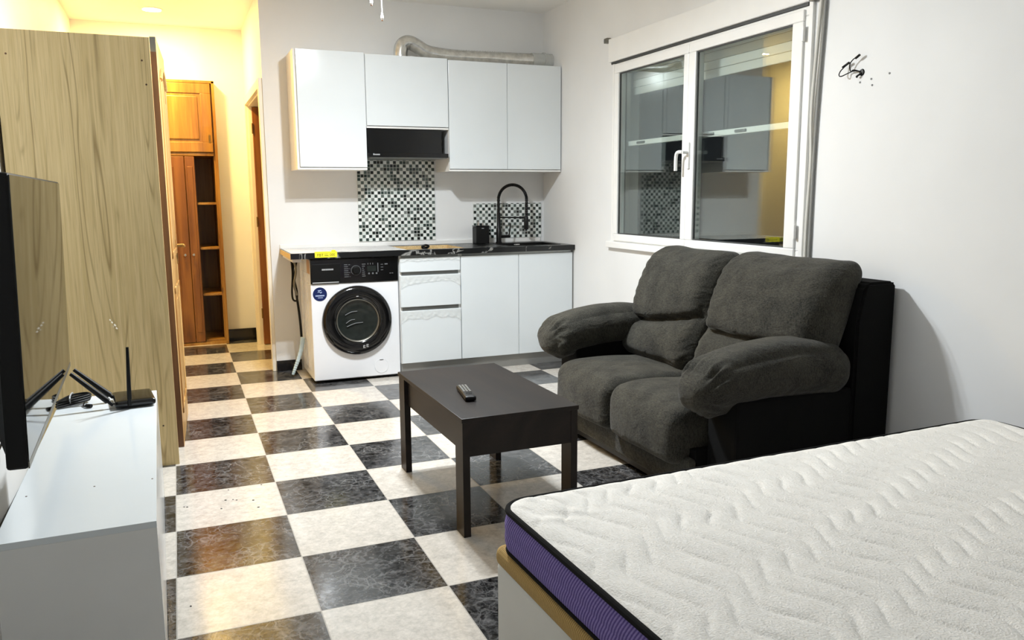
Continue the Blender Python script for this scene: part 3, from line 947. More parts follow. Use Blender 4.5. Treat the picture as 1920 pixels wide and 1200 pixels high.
# mosaic splashbacks
def mosaic(x0, x1, z0, z1, label, p):
    o = base_at_bottom(obj('mosaic_splashback', bx(x0, x1, YB - 0.008, YB - 0.0008, z0, z1), mosaic_material(-(x1 - x0) / 2, 0.0, p), None, None))
    top(o, label, 'splashback', 'glass mosaic splashbacks')
mosaic(1.333, 1.964, 0.992, 1.645, 'tall black and white glass mosaic panel on the wall under the range hood', 0.0263)
mosaic(2.296, 2.915, 0.990, 1.281, 'low black and white glass mosaic panel on the wall behind the tap', 0.0258)

# ------------------------------------------------------------------ washing machine
WX0, WX1, WF, WB = 0.857, 1.496, 5.845, 6.375
wm = thing('washing_machine', 'white front-loading washing machine with black porthole under the worktop', 'washing machine', (1.176, 6.11, 0))
bm = new()
box(bm, WX0, WX1, WF, WB, 0.022, 0.728, 0.006)
box(bm, WX0, WX1, WF + 0.004, WB, 0.728, 0.905, 0.004)
for y in (5.99, 6.07, 6.15, 6.23):
    box(bm, WX0 - 0.004, WX0 + 0.002, y, y + 0.035, 0.08, 0.80, 0.003)
obj('cabinet', bm, 'enamel', wm)
cp = obj('control_panel', bx(WX0 + 0.001, WX1 - 0.001, WF - 0.008, WF + 0.006, 0.729, 0.904, 0.004), 'black_gloss', wm)
dd = obj('detergent_drawer', bx(WX0 + 0.008, WX0 + 0.215, WF - 0.0125, WF - 0.007, 0.742, 0.872, 0.003), 'black_matt', wm)
obj('drawer_lip', bx(WX0 + 0.012, WX0 + 0.20, WF - 0.0145, WF - 0.0115, 0.735, 0.742, 0.001), 'silver', dd)
# maker's name, too small to read in the picture: a row of tiny letter strokes
bm = new()
for k in range(9):
    x = WX0 + 0.082 + 0.0092 * k
    box(bm, x, x + 0.0072, WF - 0.0135, WF - 0.0124, 0.826, 0.837)
obj('maker_lettering', bm, 'silver', dd, None)
kn = obj('program_dial', lathe(new(), (1.183, WF - 0.0075, 0.818), (0, -1, 0), [(0.034, 0), (0.034, 0.004), (0.026, 0.006), (0.025, 0.022), (0.022, 0.025), (0.0, 0.025)], 32), 'black_matt', wm)
obj('dial_ring', lathe(new(), (1.183, WF - 0.0078, 0.818), (0, -1, 0), [(0.036, 0.0), (0.036, 0.0045), (0.0335, 0.0045), (0.0335, 0.0)], 32), 'grey_print', kn)
bm = new()
for k in range(7):
    z = 0.858 - 0.0145 * k
    box(bm, 1.098, 1.098 + (0.024, 0.028, 0.040, 0.030, 0.036, 0.034, 0.040)[k], WF - 0.0088, WF - 0.0078, z, z + 0.0045)
    if k % 2 == 0: box(bm, 1.128, 1.142, WF - 0.0088, WF - 0.0078, z, z + 0.004)
obj('program_scale', bm, 'grey_print', cp, None)
bm = new()
for k in range(7):
    z = 0.858 - 0.0145 * k
    box(bm, 1.228, 1.228 + (0.026, 0.02, 0.012, 0.016, 0.02, 0.022, 0.024)[k], WF - 0.0088, WF - 0.0078, z, z + 0.0045)
obj('temperature_scale', bm, 'grey_print', cp, None)
bm = new()
for k in range(3): box(bm, 1.27 + 0.018 * k, 1.274 + 0.018 * k, WF - 0.0088, WF - 0.0078, 0.856, 0.868)
box(bm, 1.342, 1.348, WF - 0.0088, WF - 0.0078, 0.80, 0.866)
for k in range(3): box(bm, 1.366, 1.384, WF - 0.0088, WF - 0.0078, 0.812 + 0.02 * k, 0.816 + 0.02 * k)
box(bm, 1.395, 1.418, WF - 0.0088, WF - 0.0078, 0.852, 0.86)
obj('display_print', bm, 'grey_print', cp, None)
bm = new()
for k in range(3): box(bm, 1.272 + 0.028 * k, 1.284 + 0.028 * k, WF - 0.0088, WF - 0.0078, 0.785, 0.797)
obj('button_print', bm, 'grey_print', cp, None)
bm = new()
for k in range(2): box(bm, 1.43 + 0.016 * k, 1.442 + 0.016 * k, WF - 0.0088, WF - 0.0078, 0.785, 0.79)
obj('corner_print', bm, 'grey_print', cp, None)
obj('display_window', bx(1.266, 1.332, WF - 0.0085, WF - 0.0078, 0.806, 0.846), 'dark_glass', cp)
DC = (1.181, WF, 0.452)
dro = obj('porthole_door', lathe(new(), DC, (0, -1, 0), [(0.252, 0), (0.255, 0.012), (0.248, 0.030), (0.225, 0.038), (0.175, 0.038), (0.160, 0.030), (0.150, 0.018)], 72), 'black_gloss', wm, 60)
obj('porthole_rim', lathe(new(), DC, (0, -1, 0), [(0.158, 0.030), (0.155, 0.034), (0.148, 0.030), (0.146, 0.016)], 64), 'steel', dro, 60)
obj('glass_bowl', lathe(new(), DC, (0, -1, 0), [(0.149, 0.020), (0.13, 0.016), (0.10, 0.010), (0.06, 0.007), (0.0, 0.006)], 48), 'dark_glass', dro, 180)
bm = new()
for z, xa, xb in ((0.515, -0.09, 0.0), (0.455, -0.085, -0.02), (0.430, -0.08, 0.04)):
    tube(bm, [(DC[0] + xa, WF - 0.018, z - 0.02), (DC[0] + (xa + xb) / 2, WF - 0.015, z), (DC[0] + xb, WF - 0.012, z + 0.004)], 0.003, 6, 5)
obj('drum_ribs', bm, 'grey_print', dro)
# printed pair of glyphs on the lower right of the door ring
bm = new()
for dx in (0.0, 0.024):
    cx, cz = DC[0] + 0.030 + dx, DC[2] - 0.205 + dx * 0.25
    for a, b, c, d in ((0, 0.006, 0, 0.022), (0.009, 0.015, 0, 0.008), (0.009, 0.015, 0.013, 0.022)):
        box(bm, cx + a, cx + b, WF - 0.0392, WF - 0.0378, cz + c, cz + d)
obj('ring_print', bm, 'silver', dro, None)
bm = new()
box(bm, DC[0] - 0.008, DC[0] + 0.008, WF - 0.0392, WF - 0.0378, DC[2] + 0.176, DC[2] + 0.182)
obj('lock_mark', bm, 'silver', dro, None)
st = obj('round_sticker', lathe(new(), (0.920, WF - 0.0005, 0.655), (0, -1, 0), [(0.050, 0), (0.050, 0.0008), (0.0, 0.0009)], 40), 'navy', wm, None, label='navy blue round sticker')
bm = new()
for k in range(8): box(bm, 0.888 + 0.008 * k, 0.8945 + 0.008 * k, WF - 0.0022, WF - 0.0014, 0.640, 0.649)
box(bm, 0.905, 0.94, WF - 0.0022, WF - 0.0014, 0.628, 0.632)
box(bm, 0.906, 0.930, WF - 0.0022, WF - 0.0014, 0.680, 0.685)
tube(bm, [(0.905, WF - 0.0018, 0.668), (0.915, WF - 0.0018, 0.674), (0.925, WF - 0.0018, 0.664), (0.934, WF - 0.0018, 0.672)], 0.0025, 6, 4)
obj('sticker_print', bm, 'pale_print', st, None)
obj('filter_cover', lathe(new(), (1.352, WF - 0.0005, 0.095), (0, -1, 0), [(0.052, 0), (0.053, 0.0016), (0.0505, 0.0022), (0.050, 0.0012), (0.0, 0.0012)], 40), 'enamel', wm, 40)
obj('filter_slot', bx(1.337, 1.366, WF - 0.0035, WF - 0.001, 0.140, 0.1445), 'upvc_grey', wm)
bm = new()
for x in (WX0 + 0.06, WX1 - 0.06):
    for y in (WF + 0.05, WB - 0.06): cyl(bm, (x, y, 0.0), (x, y, 0.024), 0.022, seg=16)
box(bm, WX0 + 0.012, WX1 - 0.012, WF + 0.015, WB - 0.02, 0.012, 0.023)
obj('feet', bm, 'black_matt', wm)
obj('packing_tape', bx(WX0 - 0.001, WX0 + 0.0, WF + 0.012, WF + 0.15, 0.80, 0.90), 'tape', wm, label='strip of brown packing tape')

# cables and hose between the washing machine and the wall corner
cbm = thing('appliance_cable', 'tangled dark cables hanging under the raw end of the worktop', 'cable', (0.79, 6.2, 0.22))
obj('cable_run', tube(new(), [(0.800, 6.2, 0.885), (0.782, 6.19, 0.80), (0.79, 6.19, 0.70), (0.806, 6.2, 0.58), (0.818, 6.2, 0.45), (0.826, 6.21, 0.30), (0.828, 6.22, 0.2)], 0.009, 8, 8), 'black_matt', cbm)
obj('cable_run', tube(new(), [(0.775, 6.19, 0.885), (0.778, 6.18, 0.78), (0.768, 6.18, 0.64), (0.775, 6.18, 0.585), (0.80, 6.18, 0.58), (0.805, 6.18, 0.64), (0.79, 6.17, 0.75), (0.81, 6.17, 0.87)], 0.007, 8, 8), 'black_matt', cbm)
obj('cable_run', tube(new(), [(0.79, 6.16, 0.885), (0.80, 6.15, 0.80), (0.782, 6.15, 0.70), (0.80, 6.16, 0.62)], 0.008, 8, 8), 'steel', cbm)
hs = base_at_bottom(obj('drain_hose', tube(new(), [(0.828, 6.15, 0.30), (0.812, 6.15, 0.21), (0.785, 6.15, 0.13), (0.765, 6.15, 0.08), (0.748, 6.15, 0.035), (0.742, 6.15, 0.02)], 0.016, 10, 8, rfun=lambda i, n: 0.018 - 0.009 * i / n + 0.0018 * math.sin(i * 2.3)), 'blue_hose'))
top(hs, 'pale blue hose end dangling beside the washing machine', 'hose')

# ------------------------------------------------------------------ wall cabinets, hood, duct
UF = 6.05
def wall_unit(name, label, x0, x1, z0, z1, doors, left_edge='board_white', lip=0.018, depth_gap=0.0):
    u = thing(name, label, 'wall cabinet', ((x0 + x1) / 2, 6.23, z0), group='white wall cabinets above the worktop')
    bm = new()
    box(bm, x0, x0 + 0.016, UF + 0.02, YB - 0.001, z0, z1)
    box(bm, x1 - 0.016, x1, UF + 0.02, YB - 0.001, z0, z1)
    box(bm, x0 + 0.016, x1 - 0.016, UF + 0.02, YB - 0.001, z0, z0 + 0.016)
    box(bm, x0 + 0.016, x1 - 0.016, UF + 0.02, YB - 0.001, z1 - 0.016, z1)
    box(bm, x0 + 0.016, x1 - 0.016, YB - 0.006, YB - 0.001, z0 + 0.016, z1 - 0.016)
    obj('carcass', bm, left_edge, u)
    obj('bottom_lip', bx(x0 + 0.001, x1 - 0.001, UF + 0.006, UF + 0.022, z0, z0 + lip - 0.005, 0.001), 'board_white', u)
    for a, b in doors:
        obj('door', bx(a + 0.0015, b - 0.0015, UF, UF + 0.018, z0 + lip, z1, 0.002), 'gloss_white', u)
    return u
u = wall_unit('wall_cabinet', 'white single-door wall cabinet at the left end of the row', 0.838, 1.342, 1.541, 2.381, [(0.852, 1.342)], 'board_edge')
obj('raw_side', bx(0.834, 0.838, UF + 0.002, YB - 0.001, 1.541, 2.381), 'board_edge', u)
wall_unit('wall_cabinet', 'short white wall cabinet with a wide flap door above the range hood', 1.345, 1.978, 1.846, 2.373, [(1.345, 1.978)])
u = wall_unit('wall_cabinet', 'white double-door wall cabinet above the sink at the right end', 1.981, 2.936, 1.534, 2.364, [(1.981, 2.464), (2.464, 2.932)])

hd = thing('range_hood', 'black range hood under the short wall cabinet', 'range hood', (1.66, 6.2, 1.628))
bm = new()
box(bm, 1.349, 1.925, UF + 0.015, YB - 0.001, 1.662, 1.844, 0.003)
obj('housing', bm, 'black_gloss', hd)
bm = prism(new(), [(UF - 0.03, 1.634), (UF - 0.03, 1.664), (UF + 0.016, 1.668), (YB - 0.01, 1.668), (YB - 0.01, 1.634)], 'X', 1.347, 1.962)
obj('visor', bm, 'black_gloss', hd, None)
obj('filter_panel', bx(1.36, 1.95, UF - 0.02, YB - 0.02, 1.628, 1.6345), 'alu', hd)
bm = new()
for k in range(5): box(bm, 1.379 + 0.0105 * k, 1.3875 + 0.0105 * k, UF - 0.0312, UF - 0.030, 1.648, 1.660 if k == 0 else 1.657)
obj('maker_lettering', bm, 'silver', hd, None)

du = thing('exhaust_duct', 'silver flexible foil duct lying on top of the wall cabinets', 'duct', (1.70, 6.25, 2.374))
path = [(1.672, 6.25, 2.375), (1.668, 6.25, 2.43), (1.685, 6.25, 2.485), (1.735, 6.25, 2.508), (1.80, 6.25, 2.485), (1.87, 6.25, 2.447), (1.97, 6.25, 2.432), (2.12, 6.25, 2.425), (2.4, 6.25, 2.428), (2.62, 6.25, 2.43), (2.78, 6.25, 2.432)]
obj('foil_tube', tube(new(), path, 0.05, 28, 26, rfun=lambda i, n: 0.0525 + 0.0018 * math.cos(i * math.pi)), 'foil', du, 180)
bm = lathe(new(), (2.76, 6.25, 2.4325), (1, 0, 0), [(0.050, 0), (0.058, 0.0), (0.058, 0.10), (0.066, 0.10), (0.066, 0.115), (0.058, 0.115), (0.058, 0.1785), (0.050, 0.1785)], 32)
obj('pipe_collar', bm, 'clear_plastic', du, 40, label='cloudy plastic pipe collar entering the right wall')

# ------------------------------------------------------------------ built-in pine cupboard at the end of the hall
pc = thing('built_in_cupboard', 'orange pine built-in cupboard with open lower shelves at the end of the hallway', 'cupboard', (-0.04, 8.0, 0))
CF = 7.875
bm = new()
box(bm, NX0, NX0 + 0.02, CF, YF + 0.49, 0, 2.365)
box(bm, 0.365, 0.388, CF, CF + 0.12, 0, 2.365, 0.002)
box(bm, 0.353, 0.373, CF + 0.03, YF + 0.49, 0.02, 2.345)
box(bm, NX0, 0.388, CF, CF + 0.122, 2.345, 2.368, 0.002)
box(bm, NX0 + 0.02, 0.353, CF + 0.122, YF + 0.49, 2.345, 2.365)
box(bm, NX0 + 0.02, 0.353, CF + 0.01, YF + 0.49, 1.715, 1.742, 0.002)
box(bm, NX0, 0.386, CF - 0.008, CF + 0.02, 0.0, 0.024)
box(bm, NX0 + 0.02, 0.353, YF + 0.47, YF + 0.48, 0.0, 2.345)
obj('carcass', bm, 'pine', pc)
for z in (1.30, 0.895, 0.470, 0.040):
    obj('shelf', bx(0.19, 0.3525, CF + 0.035, YF + 0.465, z - 0.02, z, 0.002), 'pine', pc)
obj('partition', bx(0.182, 0.19, CF + 0.10, YF + 0.465, 0.024, 1.714), 'pine_dark', pc)
bm = new()
ux0, ux1, uz0, uz1 = NX0 + 0.012, 0.352, 1.747, 2.342
box(bm, ux0, ux1, CF - 0.002, CF + 0.02, uz0, uz0 + 0.085, 0.003)
box(bm, ux0, ux1, CF - 0.002, CF + 0.02, uz1 - 0.085, uz1, 0.003)
box(bm, ux0, ux0 + 0.085, CF - 0.002, CF + 0.02, uz0 + 0.085, uz1 - 0.085, 0.003)
box(bm, ux1 - 0.085, ux1, CF - 0.002, CF + 0.02, uz0 + 0.085, uz1 - 0.085, 0.003)
ud = obj('upper_door', bm, 'pine', pc)
bm = bx(ux0 + 0.085, ux1 - 0.085, CF + 0.006, CF + 0.016, uz0 + 0.085, uz1 - 0.085)
box(bm, ux0 + 0.11, ux1 - 0.11, CF - 0.004, CF + 0.008, uz0 + 0.11, uz1 - 0.11, 0.007)
obj('raised_panel', bm, 'pine', ud)
obj('escutcheon', rect_frame(new(), ux1 - 0.034, ux1 - 0.018, CF - 0.005, CF - 0.001, 1.83, 1.90, 0.003, 0), 'brass', ud)
for x0, x1, kx in ((-0.32, 0.100, 0.058), (0.104, 0.184, 0.130)):
    bm = bx(x0, x1, CF - 0.006, CF + 0.016, 0.03, 1.708, 0.004)
    box(bm, x0 + (x1 - x0) * 0.22, x1 - (x1 - x0) * 0.22, CF - 0.012, CF - 0.004, 0.12, 1.62, 0.004)
    d = obj('lower_door', bm, 'pine_dark', pc)
    obj('knob', lathe(new(), (kx, CF - 0.011, 0.835), (0, -1, 0), [(0.006, 0), (0.006, 0.012), (0.013, 0.018), (0.011, 0.027), (0.0, 0.03)], 16), 'chrome', d)

# hallway downlight
hl = thing('ceiling_downlight', 'small round glowing downlight on the hallway ceiling', 'ceiling light', (-0.07, 7.36, ZC))
obj('trim_ring', lathe(new(), (-0.07, 7.36, ZC), (0, 0, -1), [(0.085, 0), (0.085, 0.006), (0.070, 0.008), (0.068, 0.0)], 40), 'shade', hl)
obj('light_disc', lathe(new(), (-0.07, 7.36, ZC), (0, 0, -1), [(0.068, 0.003), (0.06, 0.007), (0.0, 0.009)], 36), 'hall_lamp', hl, 180)

# ------------------------------------------------------------------ ceiling fan (above the frame, its pull chains hang into view)
FXC, FYC = 1.08, 4.40
fan = thing('ceiling_fan', 'ceiling fan with white lamp globes and two hanging pull chains', 'ceiling fan', (FXC, FYC, ZC))
bm = cyl(new(), (FXC, FYC, ZC), (FXC, FYC, ZC - 0.05), 0.07, 0.05, 28)
cyl(bm, (FXC, FYC, ZC - 0.05), (FXC, FYC, ZC - 0.10), 0.014, seg=14)
lathe(bm, (FXC, FYC, ZC - 0.10), (0, 0, -1), [(0.0, 0), (0.09, 0.0), (0.11, 0.02), (0.11, 0.07), (0.08, 0.09), (0.06, 0.10), (0.06, 0.13), (0.0, 0.13)], 32)
obj('motor', bm, 'shade', fan)
for k in range(4):
    a = math.radians(35 + 90 * k)
    bm = bx(0.10, 0.56, -0.06, 0.06, -0.004, 0.004, 0.003)
    bm.transform(Matrix.Translation((FXC, FYC, ZC - 0.145)) @ Matrix.Rotation(a, 4, 'Z') @ Matrix.Rotation(0.18, 4, 'X'))
    obj('blade', bm, 'board_white', fan)
for k in range(3):
    a = math.radians(90 + 120 * k)
    ca, sa = math.cos(a), math.sin(a)
    gx, gy = FXC + 0.115 * ca, FYC + 0.115 * sa
    ax_ = Vector(((0.0, 0.16, -1), (-0.22, -0.46, -1), (-0.10, -0.46, -1))[k]).normalized()   # one cup aims at the kitchen, two down the room
    g0 = Vector((gx, gy, ZC - 0.215))
    arm = obj('lamp_arm', tube(new(), [(FXC + 0.05 * ca, FYC + 0.05 * sa, ZC - 0.215), (gx - 0.03 * ca, gy - 0.03 * sa, ZC - 0.200), (gx, gy, ZC - 0.205), g0]
                               , 0.009, 8, 5), 'shade', fan)
    obj('lamp_cup', lathe(new(), g0, ax_, [(0.0, 0.0), (0.022, 0.0), (0.030, 0.02), (0.043, 0.055), (0.046, 0.060), (0.042, 0.058), (0.028, 0.024), (0.0, 0.012)], 28), 'shade', arm)
    obj('bulb_face', lathe(new(), g0, ax_, [(0.0405, 0.0575), (0.036, 0.062), (0.020, 0.065), (0.0, 0.066)], 28), 'fan_lamp', arm, 180)
for (x, y, zb, wood_end) in ((1.012, 4.345, 2.332, 0), (1.068, 4.352, 2.262, 1)):
    bm = tube(new(), [(FXC + (x - FXC) * 0.9, FYC + (y - FYC) * 0.9, ZC - 0.22), (x, y, zb + 0.15), (x, y, zb + 0.03)], 0.0022, 8, 6)
    c = obj('pull_chain', bm, 'shade', fan)
    obj('chain_knob', lathe(new(), (x, y, zb), (0, 0, 1), [(0.0, 0), (0.005, 0.0), (0.0052, 0.006), (0.0075, 0.008), (0.0065, 0.022), (0.003, 0.036), (0.0, 0.036)], 14), 'board_edge', c)
    obj('chain_tip', lathe(new(), (x, y, zb - 0.006), (0, 0, 1), [(0.0, 0), (0.0046, 0.0), (0.0046, 0.008), (0.0, 0.008)], 12), 'brown_edge', c)

# ------------------------------------------------------------------ wardrobe
wd = thing('wardrobe', 'tall light oak wardrobe with a plain grained side panel against the left wall', 'wardrobe', (-0.38, 4.86, 0))
WY = 4.33
obj('side_panel', bx(-0.70, -0.062, WY, WY + 0.018, 0.0, 2.098, 0.001), 'oak', wd)
obj('side_panel', bx(-0.70, -0.080, WY + 1.0, WY + 1.018, 0.0, 2.098, 0.001), 'oak', wd)
obj('top_panel', bx(-0.70, -0.080, WY + 0.018, WY + 1.0, 2.078, 2.098), 'oak', wd)
obj('base_panel', bx(-0.70, -0.085, WY + 0.018, WY + 1.0, 0.0, 0.08), 'oak', wd)
obj('back_panel', bx(-0.70, -0.694, WY + 0.018, WY + 1.0, 0.08, 2.078), 'oak', wd)
for k in range(2):
    y0 = WY + 0.02 + 0.491 * k
    d = obj('door', bx(-0.100, -0.082, y0, y0 + 0.487, 0.082, 2.076, 0.002), 'oak', wd)
for x, z in ((-0.125, 0.21), (-0.655, 1.99), (-0.10, 1.99), (-0.088, 1.88)):
    obj('cam_hole', cyl(new(), (x, WY - 0.0006, z), (x, WY + 0.002, z), 0.0045, seg=10), 'brown_edge', wd)
bm = new()
for k, (dx, dz, r) in enumerate(((0, 0, 0.006), (0.012, -0.014, 0.007), (-0.008, 0.012, 0.005), (0.018, -0.030, 0.006), (0.004, -0.022, 0.004))):
    lathe(bm, (-0.317 + dx, WY - 0.0003, 0.752 + dz), (0.35, -1, 0.2), [(r, 0), (0.0, 0.0004)], 9)
obj('scuff_mark', bm, 'cream_paint', wd, None, label='pale scuff mark')

# ------------------------------------------------------------------ TV stand, television, router, cables
tv_rot = 0.018
ts = thing('tv_stand', 'low white gloss television cabinet along the left wall', 'tv stand', (-0.099, 2.252, 0), tv_rot)
TL, TD, TZ = 1.605, 0.375, 0.5
obj('top_board', bx(-TD, 0.0, 0.0, TL, TZ - 0.018, TZ, 0.001), 'gloss_white', ts, local=True)
for y in (0.0, TL - 0.018):
    obj('side_panel', bx(-TD, 0.0, y, y + 0.018, 0.0, TZ - 0.018, 0.0005), 'board_white', ts, local=True)
obj('back_panel', bx(-TD, -TD + 0.006, 0.018, TL - 0.018, 0.04, TZ - 0.018), 'board_white', ts, local=True)
obj('base_board', bx(-TD + 0.006, -0.020, 0.018, TL - 0.018, 0.04, 0.058), 'board_white', ts, local=True)
for k in range(2):
    y0 = 0.002 + k * TL / 2
    obj('door', bx(-0.0185, -0.0005, max(0.0185, y0), min(TL - 0.0185, y0 + TL / 2 - 0.004), 0.03, TZ - 0.0195, 0.001), 'gloss_white', ts, local=True)
for x, y in ((-0.345, 0.35), (-0.17, 0.36), (-0.012, 0.36)):
    obj('screw_cover', cyl(new(), (x, y, TZ), (x, y, TZ + 0.0008), 0.0028, seg=8), 'brown_edge', ts, local=True)

# television: a flat panel fixed to the wall, seen almost edge on
tv = thing('television', 'large black flat television fixed above the white television cabinet', 'television', (-0.44, 3.08, 0.65))
A0, A1 = Vector((-0.396, 2.359, 0.650)), Vector((-0.451, 3.801, 0.650))
U = (A1 - A0).normalized(); LEN = (A1 - A0).length
N = Vector((U.y, -U.x, 0)).normalized()                 # towards the room
V = (Vector((0, 0, 1)) + N * 0.026).normalized()
N2 = U.cross(V); N2 = N2 if N2.x > 0 else -N2
HT = 0.765
def tvm(u, v, n): return A0 + U * u + V * v + N2 * n
def tvbox(bm, u0, u1, v0, v1, n0, n1, bev=0.0):
    b2 = bx(u0, u1, v0, v1, n0, n1, bev)
    mm = Matrix(((U.x, V.x, N2.x, A0.x), (U.y, V.y, N2.y, A0.y), (U.z, V.z, N2.z, A0.z), (0, 0, 0, 1)))
    b2.transform(mm)
    me = bpy.data.meshes.new('tmp'); b2.to_mesh(me); b2.free(); bm.from_mesh(me); bpy.data.meshes.remove(me)
    return bm
bm = new()
tvbox(bm, 0, LEN, 0, HT, -0.052, -0.001, 0.008)
obj('bezel', bm, 'black_matt', tv)
obj('screen', tvbox(new(), 0.006, LEN - 0.006, 0.020, HT - 0.006, -0.002, 0.0006), 'screen', tv, None)
obj('lower_strip', tvbox(new(), 0.004, LEN - 0.004, 0.001, 0.018, -0.002, 0.0012, 0.0005), 'steel', tv)
bm = new()
q = []
for (u, v, n) in ((0.02, 0.03, -0.051), (LEN - 0.02, 0.03, -0.051), (LEN - 0.02, 0.50, -0.051), (0.02, 0.50, -0.051),
                  (0.07, 0.08, -0.075), (LEN - 0.07, 0.08, -0.075), (LEN - 0.07, 0.44, -0.075), (0.07, 0.44, -0.075)):
    q.append(bm.verts.new(tvm(u, v, n)))
for f in ((0, 1, 2, 3), (4, 5, 6, 7), (0, 1, 5, 4), (1, 2, 6, 5), (2, 3, 7, 6), (3, 0, 4, 7)): bm.faces.new([q[i] for i in f])
obj('rear_housing', bm, 'black_matt', tv, None)
bm = new()
box(bm, XL + 0.0005, XL + 0.02, 2.80, 3.30, 0.93, 1.14, 0.002)
for y in (2.92, 3.18): box(bm, XL + 0.02, -0.49, y - 0.02, y + 0.02, 1.02, 1.06, 0.002)
obj('wall_bracket', bm, 'black_metal', tv)
tc_ = thing('tv_cable', 'thin black cable looping down the left wall behind the television', 'cable', (XL + 0.02, 3.75, 0.36))
obj('cable_run', tube(new(), [(-0.52, 3.3, 0.80), (-0.62, 3.6, 0.76), (XL + 0.03, 3.86, 0.72), (XL + 0.02, 3.78, 0.60), (XL + 0.02, 3.79, 0.47), (XL + 0.02, 3.70, 0.40), (XL + 0.02, 3.60, 0.375), (XL + 0.012, 3.5, 0.37)], 0.004, 8, 10), 'black_matt', tc_)

rt = thing('wifi_router', 'black router with raised antennas on the far end of the white television cabinet', 'router', (-0.215, 3.64, TZ))
bm = puff((0.155, 0.205, 0.028), 0.012, 12, (0, 0, 0.004))
bm.transform(Matrix.Translation((-0.212, 3.655, TZ + 0.020)) @ Matrix.Rotation(0.12, 4, 'Z'))
obj('case', bm, 'black_gloss', rt, 180)
def antenna(p0, p1, wd_=0.017):
    p0, p1 = Vector(p0), Vector(p1)
    bm = cyl(new(), p0, p0 + (p1 - p0) * 0.14, 0.0075, 0.0075, 12)
    cyl(bm, p0 + (p1 - p0) * 0.12, p1, wd_ * 0.75, wd_ * 0.45, 12)
    return obj('antenna', bm, 'black_matt', rt)
antenna((-0.222, 3.548, TZ + 0.014), (-0.214, 3.55, TZ + 0.255), 0.012)
antenna((-0.285, 3.585, TZ + 0.014), (-0.430, 3.60, TZ + 0.155))
antenna((-0.285, 3.70, TZ + 0.014), (-0.430, 3.72, TZ + 0.148))
rc = thing('cable_bundle', 'tied bundle of black cable with a plug lying between television and router', 'cable', (-0.44, 3.72, TZ))
bm = new()
for k in range(5):
    oz = TZ + 0.008 + 0.007 * (k % 3); oy = 3.70 + 0.012 * k
    tube(bm, [(-0.50, oy - 0.03, oz), (-0.455, oy + 0.035 + 0.004 * k, oz + 0.008), (-0.40, oy + 0.06, oz + 0.010), (-0.385, oy + 0.035, oz + 0.006), (-0.43, oy - 0.005, oz + 0.004), (-0.495, oy - 0.045, oz)], 0.0045, 8, 6)
obj('coil', bm, 'black_matt', rc)
obj('tie', tube(new(), [(-0.45, 3.69, TZ + 0.002), (-0.452, 3.70, TZ + 0.036), (-0.45, 3.78, TZ + 0.038), (-0.448, 3.80, TZ + 0.004)], 0.003, 6, 6), 'silver', rc)
obj('lead', tube(new(), [(-0.40, 3.70, TZ + 0.010), (-0.40, 3.66, TZ + 0.005), (-0.385, 3.64, TZ + 0.005)], 0.003, 8, 6), 'black_matt', rc)
obj('plug', tube(new(), [(-0.388, 3.643, TZ + 0.009), (-0.368, 3.628, TZ + 0.009)], 0.008, 8, 4), 'black_matt', rc)

# ------------------------------------------------------------------ coffee table and remote
ct = thing('coffee_table', 'dark wenge rectangular coffee table on the checkered floor in front of the sofa', 'coffee table', (1.228, 3.365, 0), 0.012)
L2, W2 = 0.470, 0.257
obj('tabletop', bx(-W2, W2, -L2, L2, 0.472, 0.490, 0.0015), 'wenge', ct, local=True)
for sx in (-1, 1):
    for sy in (-1, 1):
        x0, x1 = sorted((sx * (W2 - 0.004), sx * (W2 - 0.034)))
        y0, y1 = sorted((sy * (L2 - 0.004), sy * (L2 - 0.094)))
        obj('leg', bx(x0, x1, y0, y1, 0.0, 0.472, 0.001), 'wenge', ct, local=True)
for sx in (-1, 1):
    x0, x1 = sorted((sx * (W2 - 0.022), sx * (W2 - 0.038)))
    obj('side_apron', bx(x0, x1, -L2 + 0.094, L2 - 0.094, 0.340, 0.472), 'wenge', ct, local=True)
for sy in (-1, 1):
    y0, y1 = sorted((sy * (L2 - 0.006), sy * (L2 - 0.022)))
    obj('end_apron', bx(-W2 + 0.034, W2 - 0.034, y0, y1, 0.332, 0.472), 'wenge', ct, local=True)

rm = thing('remote_control', 'black remote control lying on the coffee table', 'remote control', (1.118, 3.245, 0.490), -0.15)
bm = puff((0.048, 0.225, 0.020), 0.007, 14, (0, 0, 0.003))
bm.transform(Matrix.Translation((0, 0, 0.0118)))
obj('case', bm, 'black_matt', rm, 180, local=True)
bm = new()
for r in range(7):
    for c in range(3):
        box(bm, -0.0175 + 0.0133 * c, -0.0085 + 0.0133 * c, -0.030 + 0.0185 * r, -0.019 + 0.0185 * r, 0.022, 0.0268, 0.001, 1)
obj('buttons', bm, 'button_rubber', rm, local=True)
obj('ring_button', lathe(new(), (0, -0.060, 0.0225), (0, 0, 1), [(0.014, 0), (0.013, 0.0025), (0.009, 0.0025), (0.0085, 0.0005), (0.0, 0.001)], 20), 'black_gloss', rm, local=True)

# ------------------------------------------------------------------ sofa
sf = thing('sofa', 'charcoal grey two-seater sofa under the window against the right wall', 'sofa', (2.44, 3.475, 0))
SY0_, SY1_ = 2.62, 4.335
def wr(p, s, sc=1.0):
    return mnoise.noise(Vector((p.x * sc, p.y * sc, p.z * sc)) + Vector((s, s * 1.7, -s)))
def puff_at(name, c, size, r, n, bulge, parent, m='sofa', fn=None, wob=0.006, seed=0.0):
    C = Vector(c)
    def f(q, p):
        if fn: q = Vector(fn(Vector(q), p))
        w_ = C + q
        k = wob * wr(w_, seed, 7)
        return w_ + Vector((k, k * 0.5, k * 0.6))
    return obj(name, puff(size, r, n, bulge, f), m, parent, 180)
